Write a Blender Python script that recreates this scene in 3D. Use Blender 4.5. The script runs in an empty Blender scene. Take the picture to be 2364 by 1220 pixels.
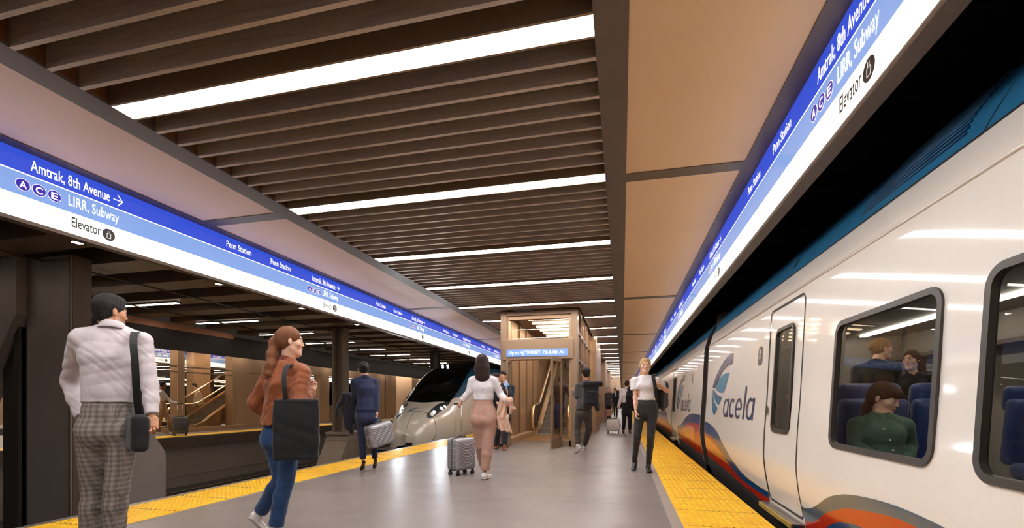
import bpy, bmesh, math, random
import numpy as np
from mathutils import Vector, Matrix
SC = bpy.context.scene
COL = SC.collection
# ---------------------------------------------------------------- camera, world, exposure
FPX = 1067.0; HOR = 929.0; CAMZ = 1.08
YAW = math.atan(254.0/1067.0); SN, CS = math.sin(YAW), math.cos(YAW)
cd = bpy.data.cameras.new('camera'); cam = bpy.data.objects.new('camera', cd); COL.objects.link(cam)
cam.location = (0, 0, CAMZ); cam.rotation_euler = (math.radians(90), 0, YAW)
cd.sensor_width = 36.0; cd.sensor_fit = 'HORIZONTAL'; cd.lens = FPX/2364.0*36.0
cd.shift_y = (HOR-610.0)/2364.0; cd.clip_start = .05; cd.clip_end = 400
SC.camera = cam
W = bpy.data.worlds.new('world'); SC.world = W; W.use_nodes = True
W.node_tree.nodes['Background'].inputs[0].default_value = (.75, .62, .52, 1)
W.node_tree.nodes['Background'].inputs[1].default_value = .035
SC.view_settings.view_transform = 'Standard'; SC.view_settings.look = 'None'
SC.view_settings.exposure = 0.0; SC.view_settings.gamma = 1.0; SC.view_settings.use_curve_mapping = False
SC.cycles.max_bounces = 7; SC.cycles.diffuse_bounces = 4; SC.cycles.glossy_bounces = 3
SC.cycles.transparent_max_bounces = 10; SC.cycles.transmission_bounces = 3
SC.cycles.caustics_reflective = False; SC.cycles.caustics_refractive = False
SC.cycles.sample_clamp_indirect = 6.0
L_CEIL, L_SIGN, L_SHAFT = 42.0, 1.0, 22.0

def ray(px, py):
    xr = (px-1182.0)/FPX; zr = (HOR-py)/FPX
    return Vector((CS*xr-SN, CS+SN*xr, zr))
CAM = Vector((0, 0, CAMZ))
def P(px, py, t): return CAM + ray(px, py)*t
def on_floor(px, py, z=0.0): return P(px, py, (CAMZ-z)*FPX/(py-HOR))
def on_X(px, py, X):
    r = ray(px, py); return CAM + r*(X/r.x)
def on_Y(px, py, Y):
    r = ray(px, py); return CAM + r*(Y/r.y)

# ---------------------------------------------------------------- materials
def new_mat(name):
    m = bpy.data.materials.new(name); m.use_nodes = True
    return m, m.node_tree, m.node_tree.nodes['Principled BSDF']
def lin(c):
    return tuple(((v/255.0)/12.92 if v/255.0 <= .04045 else ((v/255.0+.055)/1.055)**2.4) for v in c)
MATS = {}
def mat(name, rgb, rough=.5, metal=0.0, noise=0.0, nscale=8.0, bump=0.0, bscale=40.0, spec=.5, coat=0.0, sheen=0.0, stretch=None):
    """rgb as 0-255 sRGB; optional tonal noise and fine bump"""
    if name in MATS: return MATS[name]
    m, nt, p = new_mat(name); c = lin(rgb)
    p.inputs['Base Color'].default_value = (*c, 1); p.inputs['Roughness'].default_value = rough
    p.inputs['Metallic'].default_value = metal; p.inputs['Specular IOR Level'].default_value = spec
    if coat: p.inputs['Coat Weight'].default_value = coat; p.inputs['Coat Roughness'].default_value = .06
    if sheen: p.inputs['Sheen Weight'].default_value = sheen; p.inputs['Sheen Roughness'].default_value = .5
    N, Lk = nt.nodes, nt.links
    if noise or bump:
        tc = N.new('ShaderNodeTexCoord'); src = tc.outputs['Object']
        if stretch:
            mp = N.new('ShaderNodeMapping'); mp.inputs['Scale'].default_value = stretch
            Lk.new(src, mp.inputs[0]); src = mp.outputs[0]
    if noise:
        nz = N.new('ShaderNodeTexNoise'); nz.inputs['Scale'].default_value = nscale; nz.inputs['Detail'].default_value = 4
        Lk.new(src, nz.inputs[0])
        mr = N.new('ShaderNodeMapRange'); mr.inputs[1].default_value = .3; mr.inputs[2].default_value = .7
        mr.inputs[3].default_value = 1-noise; mr.inputs[4].default_value = 1+noise
        Lk.new(nz.outputs[0], mr.inputs[0])
        mx = N.new('ShaderNodeVectorMath'); mx.operation = 'SCALE'; mx.inputs[0].default_value = c
        Lk.new(mr.outputs[0], mx.inputs['Scale']); Lk.new(mx.outputs[0], p.inputs['Base Color'])
    if bump:
        nb = N.new('ShaderNodeTexNoise'); nb.inputs['Scale'].default_value = bscale; nb.inputs['Detail'].default_value = 3
        Lk.new(src, nb.inputs[0])
        b = N.new('ShaderNodeBump'); b.inputs['Strength'].default_value = bump; b.inputs['Distance'].default_value = .01
        Lk.new(nb.outputs[0], b.inputs['Height']); Lk.new(b.outputs[0], p.inputs['Normal'])
    MATS[name] = m; return m
def emis(name, rgb, strength, rough=.3):
    if name in MATS: return MATS[name]
    m, nt, p = new_mat(name); c = lin(rgb)
    p.inputs['Base Color'].default_value = (*[v*.5 for v in c], 1)
    p.inputs['Roughness'].default_value = rough
    p.inputs['Emission Color'].default_value = (*c, 1); p.inputs['Emission Strength'].default_value = strength
    MATS[name] = m; return m
def glass_mat(name, tint=(235, 238, 236), refl=.5, rough=.02, dens=.0):
    m = bpy.data.materials.new(name); m.use_nodes = True; nt = m.node_tree; nt.nodes.clear()
    o = nt.nodes.new('ShaderNodeOutputMaterial'); mix = nt.nodes.new('ShaderNodeMixShader')
    tr = nt.nodes.new('ShaderNodeBsdfTransparent'); tr.inputs[0].default_value = (*lin(tint), 1)
    gl = nt.nodes.new('ShaderNodeBsdfGlossy'); gl.inputs['Roughness'].default_value = rough
    lw = nt.nodes.new('ShaderNodeLayerWeight'); pw = nt.nodes.new('ShaderNodeMath'); pw.operation = 'POWER'; pw.inputs[1].default_value = 5.0; nt.links.new(lw.outputs['Facing'], pw.inputs[0])
    mm = nt.nodes.new('ShaderNodeMath'); mm.operation = 'MULTIPLY_ADD'; mm.inputs[1].default_value = .96*refl; mm.inputs[2].default_value = .04*refl+dens
    nt.links.new(pw.outputs[0], mm.inputs[0]); nt.links.new(mm.outputs[0], mix.inputs[0])
    nt.links.new(tr.outputs[0], mix.inputs[1]); nt.links.new(gl.outputs[0], mix.inputs[2]); nt.links.new(mix.outputs[0], o.inputs[0])
    MATS[name] = m; return m

# ---------------------------------------------------------------- mesh building
class MB:
    def __init__(s): s.v = []; s.f = []; s.m = []
    def add(s, vs, fs, m=0):
        o = len(s.v); s.v += [tuple(v) for v in vs]; s.f += [tuple(i+o for i in f) for f in fs]
        s.m += [m]*len(fs) if isinstance(m, int) else list(m); return s
    def box(s, x0, x1, y0, y1, z0, z1, m=0):
        return s.add([(x0,y0,z0),(x1,y0,z0),(x1,y1,z0),(x0,y1,z0),(x0,y0,z1),(x1,y0,z1),(x1,y1,z1),(x0,y1,z1)],
            [(0,3,2,1),(4,5,6,7),(0,1,5,4),(1,2,6,5),(2,3,7,6),(3,0,4,7)], m)
    def obox(s, c, ax, ay, az, m=0):
        c, ax, ay, az = Vector(c), Vector(ax), Vector(ay), Vector(az)
        vs = [c+ax*i+ay*j+az*k for k in (-1,1) for (i,j) in ((-1,-1),(1,-1),(1,1),(-1,1))]
        return s.add(vs, [(0,3,2,1),(4,5,6,7),(0,1,5,4),(1,2,6,5),(2,3,7,6),(3,0,4,7)], m)
    def prism(s, poly, d, m=0):
        """closed polygon (3D points) extruded along vector d"""
        n = len(poly); d = Vector(d); a = [Vector(p) for p in poly]; b = [p+d for p in a]
        fs = [tuple(range(n))[::-1], tuple(range(n, 2*n))] + [(i, (i+1) % n, n+(i+1) % n, n+i) for i in range(n)]
        return s.add(a+b, fs, m)
    def tube(s, pts, r, n=8, m=0, closed=False, flat=1.0, up=None):
        pts = [Vector(p) for p in pts]; k = len(pts); rr = r if isinstance(r, (list, tuple)) else [r]*k
        rings = []; prev = None
        for i, p in enumerate(pts):
            if closed: t = pts[(i+1) % k]-pts[i-1]
            else: t = pts[min(i+1, k-1)]-pts[max(i-1, 0)]
            t = t.normalized() if t.length > 1e-9 else Vector((0, 0, 1))
            if prev is None:
                u = Vector(up) if up is not None else (Vector((0, 0, 1)) if abs(t.z) < .9 else Vector((1, 0, 0)))
            else: u = prev
            u = u-t*u.dot(t)
            u = u.normalized() if u.length > 1e-6 else t.orthogonal().normalized()
            prev = u; w = t.cross(u)
            rings.append([p+(u*math.cos(2*math.pi*j/n)+w*math.sin(2*math.pi*j/n)*flat)*rr[i] for j in range(n)])
        vs = [v for g in rings for v in g]; fs = []
        for i in range(k if closed else k-1):
            a, b = i*n, ((i+1) % k)*n
            for j in range(n): fs.append((a+j, a+(j+1) % n, b+(j+1) % n, b+j))
        if not closed: fs += [tuple(range(n))[::-1], tuple(range((k-1)*n, k*n))]
        return s.add(vs, fs, m)
    def disc(s, c, nrm, r, m=0, n=20, th=.002):
        nrm = Vector(nrm).normalized(); return s.tube([Vector(c), Vector(c)+nrm*th], r, n, m)
    def grid(s, pts, m=0, closeu=False):
        """pts[i][j] grid"""
        a, b = len(pts), len(pts[0]); vs = [p for row in pts for p in row]; fs = []
        for i in range(a-1 if not closeu else a):
            for j in range(b-1):
                i2 = (i+1) % a; fs.append((i*b+j, i2*b+j, i2*b+j+1, i*b+j+1))
        return s.add(vs, fs, m)
    def build(s, name, mats, parent=None, smooth=False, bevel=0, kind=None, label=None, fix=True, origin=None, angle=None):
        me = bpy.data.meshes.new(name); me.from_pydata([tuple(v) for v in s.v], [], s.f)
        mats = mats if isinstance(mats, (list, tuple)) else [mats]
        for q in mats: me.materials.append(q)
        if len(mats) > 1: me.polygons.foreach_set('material_index', s.m)
        if fix:
            bm = bmesh.new(); bm.from_mesh(me); bmesh.ops.recalc_face_normals(bm, faces=bm.faces); bm.to_mesh(me); bm.free()
        if smooth: me.polygons.foreach_set('use_smooth', [True]*len(me.polygons))
        me.update()
        if smooth and angle: me.set_sharp_from_angle(angle=math.radians(angle))
        return link(name, me, parent, bevel, kind, label)
def link(name, me, parent=None, bevel=0, kind=None, label=None):
    o = bpy.data.objects.new(name, me); COL.objects.link(o)
    if parent is not None:
        o.parent = parent; o.matrix_parent_inverse = parent.matrix_basis.inverted()
    if bevel:
        b = o.modifiers.new('bevel', 'BEVEL'); b.width = bevel; b.segments = 2; b.limit_method = 'ANGLE'; b.angle_limit = math.radians(40)
    if kind: o['kind'] = kind
    if label: o['label'] = label
    return o
def thing(name, label, cat, loc=(0, 0, 0), group=None, rz=0.0):
    o = bpy.data.objects.new(name, None); COL.objects.link(o); o.location = loc; o.rotation_euler = (0, 0, rz)
    o.empty_display_size = .1; o['label'] = label; o['category'] = cat
    if group: o['group'] = group
    o.matrix_basis = Matrix.Translation(Vector(loc)) @ Matrix.Rotation(rz, 4, 'Z')
    return o
def tag(o, label, cat, group=None):
    o['label'] = label; o['category'] = cat
    if group: o['group'] = group
    return o
def kids(o): return [c for c in bpy.data.objects if c.parent == o]
def copy_tree(o, kid_map, delta, label, group=None):
    """copy a thing and its parts / sub-parts, moved by delta"""
    def cp(a, par):
        c = a.copy(); COL.objects.link(c)
        if par is not None: c.parent = par; c.matrix_parent_inverse = a.matrix_parent_inverse.copy()
        for b in kid_map.get(a.name, []): cp(b, c)
        return c
    r = cp(o, None); r.matrix_basis = Matrix.Translation(Vector(delta)) @ o.matrix_basis
    r['label'] = label
    if group: r['group'] = group
    return r
def kidmap(o):
    d = {}
    def w(a):
        ks = [c for c in bpy.data.objects if c.parent == a]; d[a.name] = ks
        for k in ks: w(k)
    w(o); return d

_tc = {}
def text_mesh(body, bold=0.0, res=3):
    """2D text outline triangulated; returns verts (x right, y up; cap height ~ .7), faces, width"""
    key = (body, bold, res)
    if key in _tc: return _tc[key]
    cu = bpy.data.curves.new('t', 'FONT'); cu.body = body; cu.size = 1.0; cu.offset = bold; cu.resolution_u = res; cu.fill_mode = 'BOTH'
    o = bpy.data.objects.new('t', cu); COL.objects.link(o)
    dg = bpy.context.evaluated_depsgraph_get(); me = bpy.data.meshes.new_from_object(o.evaluated_get(dg))
    v = [(a.co.x, a.co.y) for a in me.vertices]; f = [tuple(p.vertices) for p in me.polygons]
    bpy.data.objects.remove(o); bpy.data.curves.remove(cu); bpy.data.meshes.remove(me)
    x0 = min(a[0] for a in v); w = max(a[0] for a in v)-x0
    v = [(a[0]-x0, a[1]) for a in v]
    _tc[key] = (v, f, w); return _tc[key]
def put_text(mb, body, org, right, up, h, width=None, m=0, bold=0.0, res=3, warp=None):
    """text lying in the plane right/up; h cap height, optional exact width"""
    v, f, w = text_mesh(body, bold, res); s = h/.72; sx = s if width is None else width/w
    org, right, up = Vector(org), Vector(right), Vector(up)
    mb.add([(org+right*(a*sx)+up*(b*s)) for a, b in v], f, m)
    return sx*w

ORD = ['first', 'second', 'third', 'fourth', 'fifth', 'sixth', 'seventh', 'eighth', 'ninth', 'tenth', 'eleventh', 'twelfth', 'thirteenth', 'fourteenth', 'fifteenth', 'sixteenth', 'seventeenth', 'eighteenth', 'nineteenth', 'twentieth', 'twenty-first', 'twenty-second', 'twenty-third', 'twenty-fourth']
def nth(k, text, far): return text % ORD[k] if k < len(ORD) else far
# ---------------------------------------------------------------- dimensions
ZC = 3.327; ZS = 2.721            # canopy underside, bottom of the sign bands
XR, XL = 1.2615, -5.212           # faces of the two sign bands
PR, PL = 1.276, -4.94             # platform edges
BED = -1.55
YE = 118.0
# ---------------------------------------------------------------- materials of the place
M_bronze_dark = mat('dark_bronze', (104, 90, 78), .42, .35, noise=.05, nscale=3)
M_bronze = mat('bronze_panel', (184, 150, 118), .38, .35, noise=.06, nscale=2.5, stretch=(1, 1, .15))
M_bronze_mid = mat('bronze_frame', (146, 120, 96), .38, .4, noise=.05, nscale=3)
M_slat = mat('slat_bronze', (206, 186, 170), .38, .45, noise=.16, nscale=14, stretch=(.25, 3, 6))
M_conc = mat('concrete_edge', (150, 136, 130), .55, noise=.05, nscale=5)
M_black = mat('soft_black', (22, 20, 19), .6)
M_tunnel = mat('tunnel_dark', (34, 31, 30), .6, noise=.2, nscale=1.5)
M_bedm = mat('track_bed', (74, 68, 64), .85, noise=.3, nscale=6, bump=.4, bscale=30)
M_steel = mat('brushed_steel', (190, 186, 180), .28, 1.0, noise=.05, nscale=20)
M_chrome = mat('chrome', (215, 212, 208), .12, 1.0)

def concrete_floor():
    m, nt, p = new_mat('polished_concrete'); N, Lk = nt.nodes, nt.links
    tc = N.new('ShaderNodeTexCoord'); sp = N.new('ShaderNodeSeparateXYZ'); Lk.new(tc.outputs['Object'], sp.inputs[0])
    nz = N.new('ShaderNodeTexNoise'); nz.inputs['Scale'].default_value = 1.1; nz.inputs['Detail'].default_value = 8; Lk.new(tc.outputs['Object'], nz.inputs[0])
    cr = N.new('ShaderNodeValToRGB'); cr.color_ramp.elements[0].position = .3; cr.color_ramp.elements[0].color = (*lin((118, 108, 104)), 1)
    cr.color_ramp.elements[1].position = .72; cr.color_ramp.elements[1].color = (*lin((134, 123, 118)), 1); Lk.new(nz.outputs[0], cr.inputs[0])
    # joints across the platform
    def line(src, period, off, half):
        a = N.new('ShaderNodeMath'); a.operation = 'ADD'; a.inputs[1].default_value = off; Lk.new(src, a.inputs[0])
        b = N.new('ShaderNodeMath'); b.operation = 'PINGPONG'; b.inputs[1].default_value = period/2; Lk.new(a.outputs[0], b.inputs[0])
        c = N.new('ShaderNodeMath'); c.operation = 'LESS_THAN'; c.inputs[1].default_value = half; Lk.new(b.outputs[0], c.inputs[0]); return c.outputs[0]
    l1 = line(sp.outputs['Y'], 2.62, 2.62*3-5.02, .0045)
    mx = N.new('ShaderNodeMix'); mx.data_type = 'RGBA'; mx.inputs['B'].default_value = (*lin((66, 60, 57)), 1)
    Lk.new(l1, mx.inputs['Factor']); Lk.new(cr.outputs[0], mx.inputs['A']); Lk.new(mx.outputs['Result'], p.inputs['Base Color'])
    n2 = N.new('ShaderNodeTexNoise'); n2.inputs['Scale'].default_value = 2.6; n2.inputs['Detail'].default_value = 5; Lk.new(tc.outputs['Object'], n2.inputs[0])
    mr = N.new('ShaderNodeMapRange'); mr.inputs[3].default_value = .27; mr.inputs[4].default_value = .42; Lk.new(n2.outputs[0], mr.inputs[0]); Lk.new(mr.outputs[0], p.inputs['Roughness'])
    p.inputs['Specular IOR Level'].default_value = .55
    return m
def tactile():
    m, nt, p = new_mat('yellow_tactile'); N, Lk = nt.nodes, nt.links
    tc = N.new('ShaderNodeTexCoord'); sp = N.new('ShaderNodeSeparateXYZ'); Lk.new(tc.outputs['Object'], sp.inputs[0])
    a = N.new('ShaderNodeMath'); a.operation = 'PINGPONG'; a.inputs[1].default_value = .305; Lk.new(sp.outputs['Y'], a.inputs[0])
    b = N.new('ShaderNodeMath'); b.operation = 'LESS_THAN'; b.inputs[1].default_value = .004; Lk.new(a.outputs[0], b.inputs[0])
    nz = N.new('ShaderNodeTexNoise'); nz.inputs['Scale'].default_value = 5; nz.inputs['Detail'].default_value = 5; Lk.new(tc.outputs['Object'], nz.inputs[0])
    cr = N.new('ShaderNodeValToRGB'); cr.color_ramp.elements[0].position = .3; cr.color_ramp.elements[0].color = (*lin((244, 180, 14)), 1)
    cr.color_ramp.elements[1].position = .7; cr.color_ramp.elements[1].color = (*lin((255, 204, 30)), 1); Lk.new(nz.outputs[0], cr.inputs[0])
    mx = N.new('ShaderNodeMix'); mx.data_type = 'RGBA'; mx.inputs['B'].default_value = (*lin((120, 80, 10)), 1)
    Lk.new(b.outputs[0], mx.inputs['Factor']); Lk.new(cr.outputs[0], mx.inputs['A']); Lk.new(mx.outputs['Result'], p.inputs['Base Color'])
    p.inputs['Roughness'].default_value = .45
    return m
M_floor = concrete_floor(); M_yel = tactile()

# ---------------------------------------------------------------- own platform
mb = MB(); mb.box(PL-.12, PR, -4, YE, -.3, 0)
mb.build('floor', M_floor, kind='structure')
mb = MB(); mb.box(.418, .518, -4, YE, 0, .002); mb.box(-4.24, -4.205, -4, YE, 0, .002)
mb.build('trim_1', M_conc, kind='structure')
def strip(name, x0, x1, y0, y1, ydome, ystart=1.6):
    mb = MB(); mb.box(x0, x1, y0, y1, 0, .006)
    p = .0602; nx = int((x1-x0)/p); off = ((x1-x0)-(nx-1)*p)/2
    y = ystart
    seg = 6
    ca = [(math.cos(2*math.pi*k/seg), math.sin(2*math.pi*k/seg)) for k in range(seg)]
    while y < ydome:
        for i in range(nx):
            cx = x0+off+i*p; r0, r1 = .0165, .0105
            vs = [(cx+r0*c, y+r0*s, .006) for c, s in ca]+[(cx+r1*c, y+r1*s, .0115) for c, s in ca]
            fs = [(k, (k+1) % seg, seg+(k+1) % seg, seg+k) for k in range(seg)]+[tuple(range(seg, 2*seg))]
            mb.add(vs, fs)
        y += .061
    return mb.build(name, M_yel, kind='structure', fix=False)
strip('trim_2', .518, PR, -4, YE, 15)
strip('trim_3', PL, -4.24, -4, YE, 18, 3.0)
mb = MB(); mb.box(PL-.02, PL, -4, YE, BED, -.3); mb.box(PR-.25, PR-.2, -4, YE, BED, -.3)
mb.build('wall_platform_side', M_tunnel, kind='structure')
mb = MB(); mb.box(PR-.02, PR+.008, -4, YE, -.22, -.02)
mb.build('trim_4', mat('rub_board', (96, 38, 22), .6), kind='structure')
mb = MB(); mb.box(-25, PL, -6, YE, BED-.1, BED); mb.box(PR-.2, 7, -6, YE, BED-.1, BED)
mb.build('floor_track', M_bedm, kind='structure')
M_rail = mat('rail_steel', (120, 108, 98), .35, .8)
for i, x in enumerate((-5.9, -7.33, -10.5, -11.93, 2.3, 3.73)):
    mb = MB(); mb.box(x-.035, x+.035, -5, YE, BED+.11, BED+.16); mb.box(x-.01, x+.01, -5, YE, BED+.03, BED+.11); mb.box(x-.07, x+.07, -5, YE, BED, BED+.03)
    tag(mb.build('rail', M_rail), ['steel rail nearest the platform edge on the left track', 'steel rail under the far side of the arriving train', 'steel rail of the far track, nearer one beyond the posts', 'steel rail running along the foot of the opposite platform wall', 'steel rail under the white train, platform side', 'steel rail under the white train, far side'][i], 'rail')

# canopy: dark frame along the sign bands, orange panels, beams, slatted ceiling
mb = MB(); FR = .145; BX = [(-.164, .040), (-4.006, -3.774)]
mb.box(XR-FR, XR+.10, -4, YE, ZC, ZC+.12); mb.box(XL-.10, XL+FR, -4, YE, ZC, ZC+.12)
for x0, x1 in BX: mb.box(x0, x1, -4, YE, ZC, ZC+.34)
k = 0
for k in range(-1, 21):
    y = 4.78+5.57*k
    mb.box(BX[0][1], XR-FR, y-.085, y+.085, ZC, ZC+.1); mb.box(XL+FR, BX[1][0], y-.085, y+.085, ZC, ZC+.1)
mb.build('ceiling', M_bronze_dark, kind='structure', bevel=0)
M_panel = mat('orange_panel', (246, 204, 156), .5, .05, noise=.03, nscale=1.2, bump=.03, bscale=400)
M_panel_l = mat('panel_spill_tint', (244, 214, 206), .5, .05, noise=.03, nscale=1.2, bump=.03, bscale=400)  # orange panel recoloured pinker; the sign's light spill is put into the colour
for k in range(-1, 20):
    y0 = 4.78+5.57*k+.085; y1 = y0+5.40
    mb = MB(); mb.box(BX[0][1], XR-FR, y0, y1, ZC+.008, ZC+.05); mb.build('ceiling_panel_right_%d' % (k+2), M_panel, kind='structure')
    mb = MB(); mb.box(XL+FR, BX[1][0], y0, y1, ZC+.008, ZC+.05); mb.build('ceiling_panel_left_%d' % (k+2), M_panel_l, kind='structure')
SX0, SX1 = -3.774, -.164
LY0, LP = 2.79, 1.915
mb = MB(); mb.box(SX0, SX1, -4, 11.2, ZC+.33, ZC+.37); mb.box(SX0, -3.0, 11.2, YE, ZC+.33, ZC+.37); mb.box(-.98, SX1, 11.2, YE, ZC+.33, ZC+.37)
mb.box(-3.0, -.98, 23.5, YE, ZC+.33, ZC+.37)
mb.build('ceiling_deck', mat('deck_dark', (128, 114, 104), .6, .1), kind='structure')
mb = MB(); pitch = 1.915*.1013
nl = 46
for k in range(-2, nl):
    yc = LY0+LP*k
    if yc > 60: break
    for j in range(8):
        y = yc+LP/2+(j-3.5)*pitch; th = .016
        for (a, b) in ([(SX0, SX1)] if y < 11.1 else [(SX0, -2.98), (-.98, SX1)]):
            mb.box(a, b, y-th, y+th, ZC, ZC+.20)
mb.build('ceiling_slats', M_slat, kind='structure')
mb = MB()   # bronze ribs that carry the slats along the left beam and closers behind
for k in range(-2, 30):
    yc = LY0+LP*k
    for j in range(8):
        y = yc+LP/2+(j-3.5)*pitch+.016
        mb.box(SX0-.002, SX0+.006, y+.004, y+pitch-.04, ZC+.02, ZC+.32)
mb.build('trim_5', mat('slat_closer', (120, 76, 42), .45, .3), kind='structure')
# ceiling lights
M_diff = emis('lamp_diffuser', (255, 249, 244), L_CEIL)
def lamp(x0, x1, y, hw, label, group=None, z=ZC, name='ceiling_light'):
    t = thing(name, label, 'ceiling light', ((x0+x1)/2, y, z), group)
    mb = MB(); mb.box(x0, x1, y-hw-.018, y-hw, z-.004, z+.20); mb.box(x0, x1, y+hw, y+hw+.018, z-.004, z+.20)
    mb.box(x0, x1, y-hw, y+hw, z+.03, z+.06)
    mb.build('lamp_frame', M_bronze_mid, t)
    mb = MB(); mb.box(x0, x1, y-hw, y+hw, z+.004, z+.028); mb.build('diffuser', M_diff, t); return t
ords = ['', 'first', 'second', 'third', 'fourth', 'fifth']
full = lamp(SX0, SX1, LY0, .08, 'largest and nearest full-width white light strip in the slatted ceiling')
km = kidmap(full)
for k in (-1, -2): copy_tree(full, km, (0, LP*k, 0), 'white light strip in the slatted ceiling above the viewpoint' if k == -1 else 'white light strip in the slatted ceiling behind the viewpoint', 'light strips above and behind the viewpoint')
for k in range(1, 5): copy_tree(full, km, (0, LP*k, 0), ['', 'second full-width white light strip in the slatted ceiling, counted from the nearest', 'third full-width white light strip in the slatted ceiling, counted from the nearest', 'fourth full-width white light strip in the slatted ceiling, counted from the nearest', 'narrow full-width light strip just in front of the escalator portal'][k])
Y6 = LY0+LP*5
sr = lamp(-.96, SX1, Y6, .08, 'short light strip right of the escalator portal, nearest of its row'); kmr = kidmap(sr)
sl = lamp(SX0, -3.0, Y6, .08, 'short light strip left of the escalator portal, nearest of its row'); kml = kidmap(sl)
for k in range(1, 42):
    copy_tree(sr, kmr, (0, LP*k, 0), nth(k, 'short light strip right of the bronze piers, %s from the portal', 'tiny light strip at the far end of the row right of the piers'), 'short strips receding beside the bronze piers')
    if k < 25: copy_tree(sl, kml, (0, LP*k, 0), nth(k, 'short light strip left of the escalator enclosure, %s from the portal', 'tiny light strip at the far end of the left row'), 'short strips receding left of the enclosure')

# ---------------------------------------------------------------- illuminated sign bands
def sign_mats():
    return [emis('sign_blue', (50, 78, 205), L_SIGN*1.0, .15), emis('sign_light_blue', (130, 164, 226), L_SIGN*.9, .15),
            emis('sign_white', (255, 252, 244), L_SIGN*1.9, .15), emis('sign_letter', (255, 250, 240), L_SIGN*1.3, .2)]
SM = sign_mats(); M_ring = emis('sign_ring_blue', (62, 44, 176), .75); M_ink = mat('sign_ink', (42, 38, 36), .4)
def sign_band(x, sgn, y0, y1, label, org_fn, periods, near_first, detail=3, name='sign_band', H=ZC-ZS):
    """sgn: +1 face looks to +X. org_fn k -> start Y of the text; reading direction d (+1 or -1 along Y)"""
    d = 1 if sgn > 0 else -1
    t = thing(name, label, 'sign', (x, (y0+y1)/2, ZS))
    mb = MB(); mb.box(min(x, x-sgn*.10), max(x, x-sgn*.10), y0, y1, ZS-.035, ZC); mb.build('housing', M_bronze_dark, t)
    zb = lambda f: ZC-H*f
    e = .004
    for nm, f0, f1, m in (('blue_panel', 0, .318, SM[0]), ('light_blue_panel', .336, .665, SM[1]), ('white_panel', .665, 1.0, SM[2])):
        b = MB(); b.box(min(x, x+sgn*e), max(x, x+sgn*e), y0, y1, zb(f1), zb(f0)); b.build(nm, m, t)
    b = MB(); b.box(min(x, x+sgn*e), max(x, x+sgn*e), y0, y1, zb(.336), zb(.318)); b.build('divider_line', SM[3], t)
    up = (0, 0, 1); rt = (0, d, 0); xe = x+sgn*(e+.0015)
    def fin(mb, nm, m): mb.build(nm, m, t, fix=False)
    def disc(mb, y, z, r, lift, mi, n=24): mb.add([(xe+sgn*lift, y+r*math.cos(2*math.pi*i/n), z+r*math.sin(2*math.pi*i/n)) for i in range(n)], [tuple(range(n))], mi)
    def stroke(mbx, pts, w, lift=.002, mi=0):
        for a, b2 in zip(pts[:-1], pts[1:]):
            a2 = Vector((xe+sgn*lift, a[0], a[1])); b3 = Vector((xe+sgn*lift, b2[0], b2[1])); dv = (b3-a2).normalized(); nn = Vector((sgn, 0, 0)).cross(dv)*w/2
            mbx.add([a2-nn-dv*w*.3, b3-nn+dv*w*.3, b3+nn+dv*w*.3, a2+nn-dv*w*.3], [(0, 1, 2, 3)], mi)
    for k in periods:
        s = org_fn(k)
        q = MB(); put_text(q, 'Amtrak, 8th Avenue', (xe, s, zb(.245)), rt, up, .105, .665, res=detail, bold=.008); fin(q, 'lettering', SM[3])
        q = MB(); ys = s+d*.70; zz = zb(.175); stroke(q, [(ys, zz), (ys+d*.088, zz)], .009); stroke(q, [(ys+d*.045, zz+.055), (ys+d*.09, zz), (ys+d*.045, zz-.055)], .009); fin(q, 'arrow', SM[3])
        for i, ch in enumerate('ACE'):
            q = MB(); cy = s+d*(-.055+i*.118); cz = zb(.50); disc(q, cy, cz, .0545, 0, 0); disc(q, cy, cz, .0505, .001, 1)
            v, f, w = text_mesh(ch, .02, detail); sx = .055/w
            q.add([(xe+sgn*.003, cy+d*(a*sx-.0275), cz-.031+bq*.087) for a, bq in v], f, 0); fin(q, 'line_bullet', [SM[3], M_ring])
        q = MB(); put_text(q, 'LIRR, Subway', (xe, s+d*.295, zb(.56)), rt, up, .105, .46, res=detail, bold=.006); fin(q, 'lettering', SM[3])
        q = MB(); put_text(q, 'Elevator', (xe, s+d*.32, zb(.885)), rt, up, .10, .26, res=detail, bold=.014); fin(q, 'dark_lettering', M_ink)
        q = MB(); cy = s+d*.655; cz = zb(.83); disc(q, cy, cz, .062, 0, 0)
        stroke(q, [(cy-.018, cz-.035), (cy+.018, cz-.035), (cy+.018, cz+.012), (cy-.018, cz+.012), (cy-.018, cz-.035)], .003, .002, 1); stroke(q, [(cy-.008, cz+.02), (cy-.008, cz+.04)], .004, .002, 1); stroke(q, [(cy+.008, cz+.02), (cy+.008, cz+.04)], .004, .002, 1)
        fin(q, 'elevator_icon', [M_ink, SM[3]])
        for o in (2.13, 2.94):
            q = MB(); put_text(q, 'Penn Station', (xe, s+d*o, zb(.225)), rt, up, .088, .43, res=detail, bold=.006); fin(q, 'lettering', SM[3])
    return t
sign_band(XL, 1, -3, YE, 'long backlit blue and white direction band along the left platform edge', lambda k: 3.06+3.9*k, range(0, 12), True)
sign_band(XR, -1, -3, YE, 'long backlit blue and white direction band above the white train', lambda k: 3.44+3.86*k, range(0, 12), True)

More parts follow.
